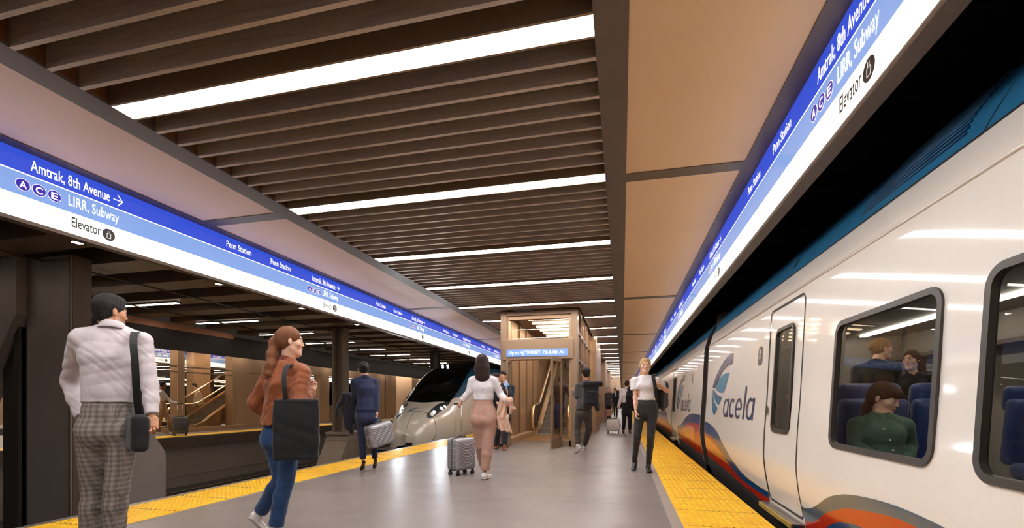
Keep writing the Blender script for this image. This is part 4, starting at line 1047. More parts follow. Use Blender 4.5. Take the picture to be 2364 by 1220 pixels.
    def mesh(s, mb=None, m=0):
        D = s.d; h = s.h; ins = D < 0
        c = [ins[i:D.shape[0]-1+i, j:D.shape[1]-1+j, k:D.shape[2]-1+k] for i in (0, 1) for j in (0, 1) for k in (0, 1)]
        cnt = sum(x.astype(np.uint8) for x in c); act = (cnt > 0) & (cnt < 8); idx = np.argwhere(act)
        if len(idx) == 0: return np.zeros((0, 3)), np.zeros((0, 4), dtype=np.int64)
        vid = np.full(act.shape, -1, dtype=np.int64); vid[act] = np.arange(len(idx))
        I, J, K = idx[:, 0], idx[:, 1], idx[:, 2]; acc = np.zeros((len(idx), 3)); num = np.zeros(len(idx))
        cs = [(0,0,0),(0,0,1),(0,1,0),(0,1,1),(1,0,0),(1,0,1),(1,1,0),(1,1,1)]
        vals = {q: D[I+q[0], J+q[1], K+q[2]] for q in cs}
        for a in cs:
            for ax in range(3):
                if a[ax]: continue
                b = list(a); b[ax] = 1; b = tuple(b); va, vb = vals[a], vals[b]; x = (va < 0) != (vb < 0)
                t = np.where(x, va/np.where(np.abs(va-vb) < 1e-12, 1, va-vb), 0); pos = np.array(a, dtype=float)[None, :].repeat(len(idx), 0); pos[:, ax] = t
                acc += pos*x[:, None]; num += x
        V = s.lo[None, :]+(idx+acc/num[:, None])*h
        F = []
        n = D.shape
        for ax in range(3):
            o1, o2 = [(1, 2), (2, 0), (0, 1)][ax]
            A = [slice(1, n[i]-1) for i in range(3)]; A[ax] = slice(0, n[ax]-1); B = list(A); B[ax] = slice(1, n[ax])
            a, b = ins[tuple(A)], ins[tuple(B)]; e = np.argwhere(a != b)
            if len(e) == 0: continue
            off = np.array([1, 1, 1]); off[ax] = 0; e = e+off; sg = ins[e[:, 0], e[:, 1], e[:, 2]]
            def g(d1, d2):
                q = e.copy(); q[:, o1] -= d1; q[:, o2] -= d2; return vid[q[:, 0], q[:, 1], q[:, 2]]
            quad = np.stack([g(1, 1), g(0, 1), g(0, 0), g(1, 0)], 1); quad = np.where(sg[:, None], quad, quad[:, ::-1]); F.append(quad)
        F = np.concatenate(F); F = F[(F >= 0).all(1)]
        return V, F
def sdf_obj(name, parts, mats, parent, matfn=None, label=None, smooth_it=1):
    """join several (V,F) pieces into one smooth object"""
    Vs, Fs, o = [], [], 0
    if sum(len(q[1]) for q in parts) == 0: return None
    for V, F in parts: Vs.append(V); Fs.append(F+o); o += len(V)
    V = np.concatenate(Vs); F = np.concatenate(Fs)
    me = bpy.data.meshes.new(name); me.vertices.add(len(V)); me.vertices.foreach_set('co', V.astype(np.float32).ravel())
    me.loops.add(len(F)*4); me.loops.foreach_set('vertex_index', F.astype(np.int32).ravel())
    me.polygons.add(len(F)); me.polygons.foreach_set('loop_start', np.arange(0, len(F)*4, 4, dtype=np.int32)); 
    mats = mats if isinstance(mats, (list, tuple)) else [mats]
    for q in mats: me.materials.append(q)
    me.update(calc_edges=True); me.polygons.foreach_set('use_smooth', [True]*len(F))
    if matfn is not None:
        C = V[F].mean(1); me.polygons.foreach_set('material_index', matfn(C).astype(np.int32))
    me.validate(); me.update()
    ob = link(name, me, parent, 0, None, label); return ob
def frame(fwd, up=(0, 0, 1)):
    """rows: right, forward, up"""
    f = np.array(fwd, dtype=float); f /= np.linalg.norm(f); u = np.array(up, dtype=float); r = np.cross(f, u); r /= np.linalg.norm(r); u = np.cross(r, f)
    return np.stack([r, f, u]).astype(np.float32)
def quick(prims, h, k=.02, infl=0.0, cuts=(), wr=None, kc=.004, fold=None):
    los, his = [], []
    for p in prims:
        if p[0] in ('rc', 'ec'):
            m = (max(p[3], p[4]) if p[0] == 'rc' else max(p[4]+p[5]))+infl; los.append(np.minimum(V3(p[1]), V3(p[2]))-m); his.append(np.maximum(V3(p[1]), V3(p[2]))+m)
        elif p[0] == 'el': m = max(p[2])+infl; los.append(V3(p[1])-m); his.append(V3(p[1])+m)
        else: m = float(np.linalg.norm(p[2])); los.append(V3(p[1])-m); his.append(V3(p[1])+m)
    F = Field(np.min(los, 0)-.01, np.max(his, 0)+.01, h)
    for p in prims:
        kk = p[-1]['k'] if isinstance(p[-1], dict) else k; F.add(p, kk, infl)
    for c in cuts: F.add(c, kc, 0, True)
    if wr: F.wrinkle(*wr)
    if fold:
        (dx, dy, dz), amp, fq = fold; X = F.ax[0][:, None, None]; Y = F.ax[1][None, :, None]; Z = F.ax[2][None, None, :]
        u = X*dx+Y*dy+Z*dz; F.d = F.d+(amp*np.sin(u*fq+2.2*np.sin(Z*9)+1.3*np.sin(Z*17+X*8))).astype(np.float32)
    return F.mesh()
# ================================================================ people
def skin_mat(name, rgb):
    m = mat(name, rgb, .5, 0, noise=.03, nscale=30, spec=.4)
    p = m.node_tree.nodes['Principled BSDF']; p.inputs['Subsurface Weight'].default_value = .12; p.inputs['Subsurface Radius'].default_value = (.02, .008, .004); p.inputs['Subsurface Scale'].default_value = .4
    return m
SKL = skin_mat('skin_light', (232, 184, 158)); SKM = skin_mat('skin_tan', (192, 138, 106)); SKD = skin_mat('skin_brown', (150, 98, 70))
M_eye = mat('eye_white', (226, 220, 214), .25); M_iris = mat('eye_iris', (52, 38, 30), .2); M_lip = mat('lips', (196, 116, 106), .45); M_lipm = mat('lips_muted', (160, 100, 84), .5)
def hair_mat(name, rgb): return mat(name, rgb, .5, 0, noise=.35, nscale=60, bump=.7, bscale=160, stretch=(6, 6, .35), spec=.35)
H_black = hair_mat('hair_black', (22, 16, 14)); H_brown = hair_mat('hair_brown', (128, 78, 46)); H_dark = hair_mat('hair_dark_brown', (46, 30, 24)); H_blond = hair_mat('hair_blonde', (206, 166, 112)); H_aub = hair_mat('hair_auburn', (84, 46, 30)); H_lblond = hair_mat('hair_light_brown', (178, 132, 84))
def cloth(name, rgb, rough=.8, noise=.05, sheen=.15, bump=.10, bscale=200): return mat(name, rgb, rough, 0, noise=noise, nscale=18, bump=bump, bscale=bscale, sheen=sheen, spec=.3)
def plaid():
    m, nt, p = new_mat('check_trousers'); N, Lk = nt.nodes, nt.links; tc = N.new('ShaderNodeTexCoord'); prev = None
    for k, (axis, sc, ph) in enumerate((('X', 72, 0), ('Z', 60, .4), ('X', 310, 0), ('Z', 290, 0))):
        w = N.new('ShaderNodeTexWave'); w.bands_direction = axis; w.inputs['Scale'].default_value = sc/6.28*1.0; w.inputs['Distortion'].default_value = .6; w.inputs['Detail'].default_value = 1; w.inputs['Phase Offset'].default_value = ph
        Lk.new(tc.outputs['Object'], w.inputs[0]); pw = N.new('ShaderNodeMath'); pw.operation = 'MULTIPLY'; pw.inputs[1].default_value = (.30, .26, .22, .22)[k]; Lk.new(w.outputs['Fac'], pw.inputs[0])
        if prev is None: prev = pw
        else:
            a = N.new('ShaderNodeMath'); a.operation = 'ADD'; Lk.new(prev.outputs[0], a.inputs[0]); Lk.new(pw.outputs[0], a.inputs[1]); prev = a
    cr = N.new('ShaderNodeValToRGB'); cr.color_ramp.elements[0].color = (*lin((84, 78, 74)), 1); cr.color_ramp.elements[1].color = (*lin((152, 142, 134)), 1); cr.color_ramp.elements[0].position = .2; cr.color_ramp.elements[1].position = .9
    Lk.new(prev.outputs[0], cr.inputs[0]); Lk.new(cr.outputs[0], p.inputs['Base Color']); p.inputs['Roughness'].default_value = .85; return m
def view_dir(p):
    v = Vector((p[0], p[1], 0)).normalized(); return v, Vector((v.y, -v.x, 0))
def dir_of(p, yaw, pitch=0):
    """0 away from the lens, 90 to the right of the picture, 180 towards it"""
    v, r = view_dir(p); a = math.radians(yaw); f = v*math.cos(a)+r*math.sin(a); b = math.radians(pitch)
    return (f*math.cos(b)-Vector((0, 0, 1))*math.sin(b)).normalized()
def solve(px, py, parent, L, near=True):
    r = ray(px, py); o = CAM-Vector(parent); A = r.dot(r); B = 2*r.dot(o); C = o.dot(o)-L*L; D = B*B-4*A*C
    if D < 0: t = -B/(2*A); q = CAM+r*t; return Vector(parent)+(q-Vector(parent)).normalized()*L
    t = (-B-math.sqrt(D))/(2*A) if near else (-B+math.sqrt(D))/(2*A); return CAM+r*t
def hand_mesh(w, d, n, thumb, curl, s, h):
    """w wrist, d along the hand, n palm normal, thumb side vector"""
    w, d, n = Vector(w), Vector(d).normalized(), Vector(n); n = (n-d*n.dot(d)).normalized(); side = d.cross(n)
    if side.dot(Vector(thumb)) < 0: side = -side
    A = lambda a, b, c: w+(d*a+side*b+n*c)*s
    pr = [('ec', A(.0, 0, 0), A(.030, .0, 0), side, (.026*s, .019*s), (.036*s, .016*s)), ('ec', A(.030, 0, 0), A(.078, .0, .003), side, (.038*s, .015*s), (.040*s, .0135*s))]
    F = []
    for i, (b, L, r) in enumerate(((.029, .070, .0085), (.010, .079, .0088), (-.010, .074, .0084), (-.029, .058, .0075))):
        ang = math.radians(curl*(.75+.1*i)); p = A(.084-abs(b)*.15, b, .0); q = p
        for j, fr in enumerate((.42, .32, .26)):
            a = ang*(j+.6); e = q+(d*math.cos(a)+n*math.sin(a)+side*b*1.2*(1-curl/90))*L*fr*s; rr = r*(1-.12*j)*s; F.append(('rc', q, e, rr, rr*.9)); q = e
    tb = A(.018, .028, .006); t1 = tb+(d*.55+side*.72+n*.35).normalized()*.042*s; t2 = t1+(d*.85+side*.25+n*(.25+curl/120)).normalized()*.032*s; t3 = t2+(d*.85-side*.05+n*(.3+curl/100)).normalized()*.024*s
    F += [('rc', tb, t1, .0135*s, .0105*s), ('rc', t1, t2, .0105*s, .0092*s), ('rc', t2, t3, .0092*s, .0075*s)]
    pts = [V3(p[1]) for p in pr+F]+[V3(p[2]) for p in pr+F]; G_ = Field(np.min(pts, 0)-.05*s, np.max(pts, 0)+.05*s, h)
    for p in pr: G_.add(p, .012)
    for p in F: G_.add(p, .0045)
    return G_.mesh()
def head_parts(c, M, s, h, female, neck_to, nr):
    """c head centre, M rows right/forward/up"""
    A = lambda x, y, z: np.array(c, dtype=np.float32)+(M[0]*x+M[1]*y+M[2]*z)*s
    E = lambda x, y, z, a, b, d, R=None: ('el', A(x, y, z), (a*s, b*s, d*s), M if R is None else R)
    F = Field(np.minimum(A(0, 0, 0)-.16*s, np.array(neck_to)-.09), np.maximum(A(0, 0, 0)+.16*s, np.array(neck_to)+.09), h); f = female
    F.add(E(0, -.014, .034, .073, .092, .080), .02); F.add(E(0, .020, -.030, .059 if not f else .054, .066, .078), .03)
    F.add(E(0, .056, -.092, .026 if not f else .020, .022, .020), .035)
    for q in (-1, 1):
        F.add(('rc', A(q*(.048 if not f else .042), -.002, -.052), A(q*(.016 if not f else .012), .058, -.094), .016*s, .014*s), .03)
        F.add(E(q*.040, .054, -.020, .022, .020, .018), .03)
    F.add(('rc', A(-.030, .079, .024), A(.030, .079, .024), .011*s, .011*s), .022)
    for q in (-1, 1): F.add(E(q*.031, .098, .004, .019, .014, .0125), .014, 0, True)
    for q in (-1, 1): F.add(E(q*.0305, .0755, .003, .0142, .0142, .0142), .003); F.add(E(q*.0305, .090, .0025, .0128, .012, .0050), .003, 0, True)
    F.add(('rc', A(0, .083, .012), A(0, .105 if not f else .099, -.022), .0065*s, (.0095 if not f else .0078)*s), .010)
    for q in (-1, 1): F.add(E(q*(.0115 if not f else .0092), .092 if not f else .089, -.028, .0074 if not f else .0062, .0090, .0062), .006)
    F.add(('ec', A(-.010, .085, -.0505), A(.010, .085, -.0505), M[2], (.0062*s, .0085*s), (.0062*s, .0085*s)), .008)
    F.add(('ec', A(-.009, .083, -.0625), A(.009, .083, -.0625), M[2], (.0072*s, .0090*s), (.0072*s, .0090*s)), .008)
    F.add(E(0, .098, -.0565, .022, .008, .0014), .002, 0, True)
    for q in (-1, 1):
        F.add(E(q*.076, -.010, -.004, .008, .0155, .026), .006); F.add(E(q*.086, -.004, .0, .006, .009, .017), .004, 0, True)
    nb = V3(neck_to); F.add(('rc', A(0, -.022, -.055), nb, nr, nr*1.12), .03); F.add(('rc', A(0, .012, -.075), nb+M[1]*.02*s, nr*.72, nr*.8), .03)
    eyes = Field(A(0, .075, 0)-.06*s, A(0, .075, 0)+.06*s, h*.8)
    for q in (-1, 1): eyes.add(E(q*.0305, .0755, .003, .0128, .0128, .0128), 0)
    return F.mesh(), eyes.mesh()
def head_matfn(c, M, s, brow=True):
    c = np.array(c)
    def fn(C):
        L = (C-c) @ M.T/s; x, y, z = L[:, 0], L[:, 1], L[:, 2]; ax = np.abs(x); out = np.zeros(len(C), dtype=int)
        near = (np.abs(L) < .16).all(1)
        e = (ax-.0305)**2+(y-.0755)**2+(z-.003)**2; ey = (e < .0134**2) & (y > .0755) & (np.abs(z-.003) < .0055+.0*ax) & near; out[ey] = 1
        iris = ey & ((ax-.0300)**2+(z-.003)**2 < .0056**2); out[iris] = 2
        lip = near & (y > .072) & (((x/.0195)**2+((z+.0565)/.0095)**2) < 1); out[lip] = 3
        if brow: out[near & (y > .055) & (ax > .012) & (ax < .047) & (np.abs(z-(.0235+.006*np.sin((ax-.012)/.035*2.2))) < .0034)] = 4
        lash = near & (y > .074) & (ax > .017) & (ax < .045) & (np.abs(z-.0085+((ax-.0305)*.9)**2*14) < .0016) & ~ey; out[lash] = 4
        return out
    return fn
def hair_mesh(c, M, s, h, style, opt):
    A = lambda x, y, z: np.array(c, dtype=np.float32)+(M[0]*x+M[1]*y+M[2]*z)*s
    E = lambda x, y, z, a, b, d: ('el', A(x, y, z), (a*s, b*s, d*s), M)
    pts = [A(-.13, -.2, -.2), A(.13, .16, .16), A(.13, -.2, .16), A(-.13, .16, -.2)]
    tail = opt.get('tail', [])
    for p, r in tail: pts += [V3(p)-r, V3(p)+r]
    F = Field(np.min(pts, 0)-.02, np.max(pts, 0)+.02, h)
    if style == 'short':
        F.add(E(0, -.014, .034, .0775, .0965, .0835), 0); F.add(E(0, .026, .080, .062, .070, .036), .03); F.add(E(0, -.046, -.026, .060, .050, .052), .03)
        if opt.get('curly'): F.add(E(0, -.03, .06, .088, .09, .075), .03)
        F.add(E(0, .115, -.040, .098, .080, .092), .01, 0, True); F.add(('bx', A(0, .02, -.178), (.2*s, .2*s, .105*s), M, .01), .02, 0, True)
        for q in (-1, 1): F.add(E(q*.085, .0, -.030, .03, .026, .045), .01, 0, True)
    else:
        F.add(E(0, -.018, .036, .081, .100, .087), 0); F.add(E(0, -.05, -.01, .070, .055, .06), .03)
        F.add(E(0, .122, -.024, .074, .082, .099), .012, 0, True); F.add(('bx', A(0, .05, -.175), (.2*s, .2*s, .105*s), M, .01), .02, 0, True)
        for q in (-1, 1): F.add(E(q*.088, .012, -.028, .026, .034, .045), .01, 0, True)
        if style == 'bun': F.add(E(0, -.118, .030, .040, .034, .036), .012)
        if style == 'bangs': F.add(E(0, .068, .060, .060, .034, .030), .02); F.add(E(0, .084, .036, .052, .012, .014), .012)
        if style == 'long':
            for q in (-1, 1): F.add(('rc', A(q*.062, -.02, .03), A(q*.062, -.045, -.10), .028*s, .03*s), .03)
            F.add(('ec', A(0, -.055, .0), A(0, -.06, -.16), M[0], (.075*s, .05*s), (.08*s, .04*s)), .03)
    for (p, r), (q, r2) in zip(tail[:-1], tail[1:]): F.add(('ec', p, q, M[0] if 'tw' not in opt else opt['tw'], (r, r*.62), (r2, r2*.62)), .05)
    # strand relief
    X = F.ax[0][:, None, None]-c[0]; Y = F.ax[1][None, :, None]-c[1]; Z = F.ax[2][None, None, :]-c[2]
    amp = .35 if style == 'short' else 1.0
    if style == 'short': F.wrinkle(.0022*s if not opt.get('curly') else .005*s, 110/s, 3)
    ang = np.arctan2(X*M[0][0]+Y*M[0][1]+Z*M[0][2], -(X*M[1][0]+Y*M[1][1]+Z*M[1][2])+.03)
    F.d = F.d+amp*(.0012*s*np.sin(ang*34+Z*20)+.0009*s*np.sin(ang*71+Z*35)).astype(np.float32)
    return F.mesh()
def shoe_parts(an, f, s, style, h, ground=True):
    """an ankle joint, f toe direction (may pitch)"""
    M = frame(f); A = lambda x, y, z: np.array(an, dtype=np.float32)+(M[0]*x+M[1]*y+M[2]*z)*s
    E = lambda x, y, z, a, b, d: ('el', A(x, y, z), (a*s, b*s, d*s), M)
    if style == 'heel':
        up = [E(0, -.030, -.030, .028, .034, .030), ('ec', A(0, -.02, -.040), A(0, .10, -.066), M[0], (.027*s, .024*s), (.036*s, .018*s)), E(0, .135, -.070, .031, .055, .014)]
        body = quick(up, h, .02*s, 0, [('el', A(0, .035, -.015), (.022*s, .075*s, .032*s), M)]); sole = quick([('ec', A(0, -.04, -.062), A(0, .15, -.082), M[0], (.024*s, .005*s), (.032*s, .005*s)), ('rc', A(0, -.042, -.055), Vector((A(0, -.060, -.055)[0], A(0, -.060, -.055)[1], .006)), .009*s, .0045*s)], h, .006)
        return body, sole
    hi = style == 'boot'
    up = [E(0, -.030, -.052, .035, .040, .040), ('ec', A(0, -.02, -.045), A(0, .10, -.062), M[0], (.034*s, .040*s), (.042*s, .026*s)), E(0, .145, -.068, .043, .056, .025), ('rc', A(0, -.008, -.03), A(0, -.006, .0 if not hi else .07), .042*s, .041*s)]
    cuts = [('pl', A(0, 0, .012 if not hi else .085), -M[2])]
    body = quick(up, h, .025*s, 0, cuts)
    sole = quick([('ec', A(0, -.045, -.086), A(0, .165, -.086), M[0], (.036*s, .013*s), (.043*s, .013*s)), ('ec', A(0, .06, -.086), A(0, .12, -.086), M[0], (.040*s, .013*s), (.046*s, .013*s))], h, .01, 0, [('pl', A(0, 0, -.095), M[2])])
    return body, sole
def opt_h(s): return .085*s
PIX = P
def person(label, t, head, hyaw, neck, pelvis, yaw, arms, legs, female, skin, hair, top, pants, shoes, hpitch=0, group=None, hs=1.0, shw=None, hpw=None, waist=None, feet_yaw=None, lip=None, collar=None, name='person', hfy=None, chest=1.0, detail=1.0, ndt=0.0, seated=False, kx=1.0):
    """all joints given as photo points plus depth; arms/legs keyed by the person's own side"""
    s = hs; cx_ = pelvis[0]
    P = (lambda a, b, c: PIX(cx_+(a-cx_)/kx, b, c)); nb = P(neck[0], neck[1], t+ndt+(neck[2] if len(neck) > 2 else 0)); pe = P(pelvis[0], pelvis[1], t+(pelvis[2] if len(pelvis) > 2 else 0))
    hc = P(head[0], head[1], t+(head[2] if len(head) > 2 else 0)); hf = dir_of(hc, hyaw, hpitch); M = frame(hf); bf = dir_of(pe, yaw); br = bf.cross(Vector((0, 0, 1)))
    root = thing(name, label, 'person', (pe.x, pe.y, 0 if not seated else .05), group)
    h = min(.022, max(.0052, .0011*t+.0018))/detail; hh = min(.016, max(.0034, .00075*t+.0008))/detail
    shw = shw or (.165 if female else .188)*s; hpw = hpw or (.088 if female else .090)*s
    up = (nb-pe); ws = pe+up*.36; ch = pe+up*.70; ubp = pe+up*.84
    R = {'hip': ((.150, .106) if female else (.142, .106)), 'waist': ((.112, .086) if female else (.134, .100)), 'chest': ((.132, .102) if female else (.164, .116)), 'up': ((.118, .076) if female else (.148, .086))}
    if waist: R['waist'] = waist
    R = {k: (a*s, b*s) for k, (a, b) in R.items()}; R['chest'] = (R['chest'][0]*chest, R['chest'][1]*chest)
    torso = [('ec', pe-Vector((0, 0, .02)), pe+up*.14, br, R['hip'], R['hip']), ('ec', pe+up*.14, ws, br, R['hip'], R['waist']), ('ec', ws, ch, br, R['waist'], R['chest']), ('ec', ch, ubp, br, R['chest'], R['up'])]
    if female: torso += [('el', ch+bf*.066*s+br*q*.058*s-Vector((0, 0, .0)), (.048*s, .042*s, .052*s), frame(bf)) for q in (-1, 1)]
    gs = .92 if female else .80; glute = [('el', pe-bf*.055*s+br*q*.066*s-Vector((0, 0, .035*s)), (.082*s*gs, .080*s*gs, .095*s*gs), frame(bf)) for q in (-1, 1)]
    sh = {}; J = {}
    for sd, q in (('R', 1), ('L', -1)): sh[sd] = nb-Vector((0, 0, .080*s))+br*q*shw
    trap = [('rc', nb-Vector((0, 0, .02*s)), sh[sd]+Vector((0, 0, .012*s))-br*q_*.02*s, .046*s if not female else .038*s, .036*s if not female else .030*s) for sd, q_ in (('R', 1), ('L', -1))]
    ar = (.050, .041, .028) if not female else (.041, .034, .023)
    armp = []; hands = []
    for sd, q in (('R', 1), ('L', -1)):
        el_, wr = arms[sd][0], arms[sd][1]; e = P(el_[0], el_[1], t+el_[2]); w = P(wr[0], wr[1], t+wr[2]); J[sd] = (sh[sd], e, w)
        armp += [('rc', sh[sd], e, ar[0]*s, ar[1]*s), ('rc', e, e.lerp(w, .35), ar[1]*s, ar[1]*1.02*s), ('rc', e.lerp(w, .35), w, ar[1]*1.0*s, ar[2]*s)]
        o = arms[sd][2] if len(arms[sd]) > 2 else {}
        if not o.get('hide'):
            d = (w-e).normalized()
            if 'd' in o: d = dir_of(w, o['d'][0], o['d'][1])
            n = dir_of(w, *o['n']) if 'n' in o else -br*q
            tv = dir_of(w, *o['th']) if 'th' in o else bf
            hands.append(hand_mesh(w-d*.005, d, n, tv, o.get('curl', 35), (.98 if not female else .88)*s, hh))
    legp = []; K = {}
    for sd, q in (('R', 1), ('L', -1)):
        kn, an = legs[sd][0], legs[sd][1]; hip = pe+br*q*hpw-Vector((0, 0, .02)); k_ = P(kn[0], kn[1], t+kn[2])
        a_ = P(an[0], an[1], t+an[2]) if an[2] is not None else on_floor(an[0], an[1], .095 if not (shoes and shoes[0] == 'heel') else .165)
        K[sd] = (hip, k_, a_)
    skinr = [('rc', K[d][0], K[d][1], .075*s, .046*s) for d in 'RL']+[('rc', K[d][1], K[d][2], .046*s, .032*s) for d in 'RL']
    # ---- body: one figure, head and hands at finer resolution
    base = [x for x in torso]; F1 = quick(base+glute+armp+trap+skinr+[('rc', nb-Vector((0, 0, .05)), nb+Vector((0, 0, .03)), .05*s, .045*s)], h, .03*s, -.006*s)
    hm, em = head_parts(hc, M, s, hh, female, nb-Vector((0, 0, .02)), (.052 if not female else .043)*s)
    body = sdf_obj('body', [F1, hm, em]+hands, [skin, M_eye, M_iris, lip or (M_lip if female else M_lipm), hair[1]], root, head_matfn(hc, M, s))
    # ---- hair
    tail = [(P(a, b, t+c), r) for a, b, c, r in hair[2].get('tail', [])] if len(hair) > 2 else []
    ho = dict(hair[2]) if len(hair) > 2 else {}; ho['tail'] = tail
    sdf_obj('hair', [hair_mesh(np.array(hc), M, s, hh, hair[0], ho)], hair[1], root)
    # ---- top garment
    ty = top; inf = ty.get('inf', .010)*s; bot = P(pelvis[0], ty['hem'], t).z
    prims = torso+trap+(glute if ty.get('glute') else []); sl = ty.get('sleeve', 1.0); cuts = []
    F = Field(np.min([V3(pe)-.32, V3(nb)-.32]+[V3(j)-.09 for q in J.values() for j in q], 0), np.max([V3(pe)+.32, V3(nb)+.12]+[V3(j)+.09 for q in J.values() for j in q], 0), h)
    for p in torso: F.add(p, .03*s, inf)
    if ty.get('glute'):
        for p in glute: F.add(p, .05*s, inf)
    if ty.get('flare'): F.add(('ec', pe+up*.34, Vector((pe.x, pe.y, bot-.03)), br, (R['waist'][0]+.01, R['waist'][1]+.01), (R['hip'][0]+ty['flare'], R['hip'][1]+ty['flare'])), .03*s, inf)
    F.add(('pl', (0, 0, bot), (0, 0, 1)), 0, 0, True)
    if ty.get('blouse'):
        F.add(('ec', Vector((pe.x, pe.y, bot+.03)), Vector((pe.x, pe.y, bot+.05)), br, (R['waist'][0]+.012, R['waist'][1]+.014), (R['waist'][0]+.018, R['waist'][1]+.018)), .02)
    for p in trap: F.add(p, .035*s, inf)
    F.cutneck = None
    nr = (.060 if not female else .050)*s
    for sd in 'RL':
        a, e, w = J[sd]; r0, r1, r2 = ty.get('arm', (ar[0]+.012, ar[1]+.012, ar[2]+.012)); kk = .035*s
        if sl >= 1:
            w2 = e.lerp(w, .97); mid = e.lerp(w, .45); F.add(('rc', a, e, r0*s, r1*s), kk); F.add(('rc', e, mid, r1*s, (r1*.9+r2*.1)*s), .02); F.add(('rc', mid, w2, (r1*.9+r2*.1)*s, r2*s), .02)
        else:
            e2 = a.lerp(e, sl); F.add(('rc', a, e2, r0*s, (r0+.006)*s), kk)
    F.wrinkle(ty.get('wr', .0035)*s, 26/s, seed=int(t*100) % 97)
    for sd in 'RL':      # flat cuffs
        a, e, w = J[sd]; q0, q1 = (e, w) if sl >= 1 else (a, e); cpt = q0.lerp(q1, .95 if sl >= 1 else sl); dn = (q1-q0).normalized()
        S, X, Y, Z = F.sl(V3(cpt+dn*.05)-.06*s, V3(cpt+dn*.05)+.06*s); v = (X-cpt.x)*dn.x+(Y-cpt.y)*dn.y+(Z-cpt.z)*dn.z+0*F.d[S]; F.d[S] = np.maximum(F.d[S], v)
    # neckline
    F.add(('rc', nb+Vector((0, 0, .012)), nb+Vector((0, 0, .20)), nr*1.02, nr*1.05), .006, 0, True)
    if ty.get('vneck'): F.add(('ec', nb+bf*.10*s+Vector((0, 0, .03)), nb+bf*.13*s-Vector((0, 0, ty['vneck'])), br, (.05*s, .06*s), (.006, .04)), .004, 0, True)
    tm = sdf_obj(ty['name'], [F.mesh()], ty['mat'], root, label=ty.get('label'))
    if ty.get('shirt'):   # shirt front seen inside the opening
        sdf_obj('shirt', [quick([('ec', pe+up*.5, nb-Vector((0, 0, .03)), br, (R['waist'][0]*.7, R['chest'][1]*.98), (.07*s, .07*s)), ('rc', nb-Vector((0, 0, .02)), nb+Vector((0, 0, .03)), nr*1.05, nr*1.02)], h, .02)], ty['shirt'], root)
    if collar:
        hgt = collar.get('h', .035)*s; mb = MB(); rows = []; up_c = Vector((0, 0, .004))
        for i_ in range(37):
            th_ = math.radians(-162+324*i_/36); dr_ = -bf*math.cos(th_)+br*math.sin(th_); fr_ = (1-math.cos(th_))/2; dz_ = -.030*s*fr_; c_ = nb+bf*.012*s*fr_+Vector((0, 0, dz_))
            rows.append([c_+dr_*(nr*a_)+Vector((0, 0, b_)) for a_, b_ in ((1.08, -.03), (1.06, hgt), (1.10, hgt+.006), (1.18, hgt+.003), (1.50, .006*s-.012*fr_), (1.46, -.002-.012*fr_), (1.14, hgt-.006))])
        mb.grid(rows); co_ = mb.build('collar', collar['mat'], tm, smooth=True)
    # ---- trousers
    py_ = pants; r0, r1, r2 = py_.get('leg', (.088, .062, .052)); topz = bot+.022; pin = py_.get('inf', .006)*s
    pts = [V3(pe)]+[V3(j) for q in K.values() for j in q]; F = Field(np.min(pts, 0)-.2, np.max(pts, 0)+np.array([.2, .2, .42]), h)
    F.add(torso[0], .03*s, pin); F.add(torso[1], .03*s, pin); F.add(torso[2], .03*s, pin)
    for p in glute: F.add(p, .05*s, pin)
    for sd in 'RL':
        hp, k_, a_ = K[sd]; th = hp.lerp(k_, .0); kk = .03*s; calf = k_.lerp(a_, .30)-bf*.012*s
        F.add(('rc', hp, k_, r0*s, r1*s), .045*s); F.add(('rc', k_, calf, r1*s, (r1*.6+r2*.4+.002)*s), .02); F.add(('rc', calf, k_.lerp(a_, 1.0), (r1*.6+r2*.4+.002)*s, r2*s), .02)
    if py_.get('wr', .003): F.wrinkle(py_.get('wr', .003)*s, 24/s, seed=int(t*131) % 89)
    for sd in 'RL':
        hp, k_, a_ = K[sd]; fr = py_.get('hemfrac', .93); cpt = k_.lerp(a_, fr); dn = (a_-k_).normalized()
        S, X, Y, Z = F.sl(V3(cpt+dn*.07)-.09*s, V3(cpt+dn*.07)+.09*s); v = (X-cpt.x)*dn.x+(Y-cpt.y)*dn.y+(Z-cpt.z)*dn.z+0*F.d[S]; F.d[S] = np.maximum(F.d[S], v)
    F.add(('pl', (0, 0, topz), (0, 0, 1)), 0, 0, False) if False else None
    S, X, Y, Z = F.sl(F.lo, F.lo+F.n*F.h); F.d[S] = np.maximum(F.d[S], Z-topz+0*F.d[S])
    pm = sdf_obj('trousers', [F.mesh()], py_['mat'], root)
    if py_.get('belt'):
        wv = (topz-pe.z)/up.z; rr = [R['hip'][i]+(R['waist'][i]-R['hip'][i])*min(1, max(0, (wv-.14)/.22))+.016*s for i in (0, 1)]; pc = pe+up*wv; c2 = Vector((pc.x, pc.y, 0))
        pb_ = [c2+br*math.cos(a)*rr[0]+bf*math.sin(a)*rr[1]+Vector((0, 0, topz-.018)) for a in np.linspace(0, 2*math.pi, 33)[:-1]]
        mb = MB()
        for dz in (-.016, .016): mb.v += [tuple(p+Vector((0, 0, dz))) for p in pb_]
        mb.f = [(i, (i+1) % 32, 32+(i+1) % 32, 32+i) for i in range(32)]; mb.m = [0]*32; mb.build('belt', py_['belt'], pm, smooth=True)
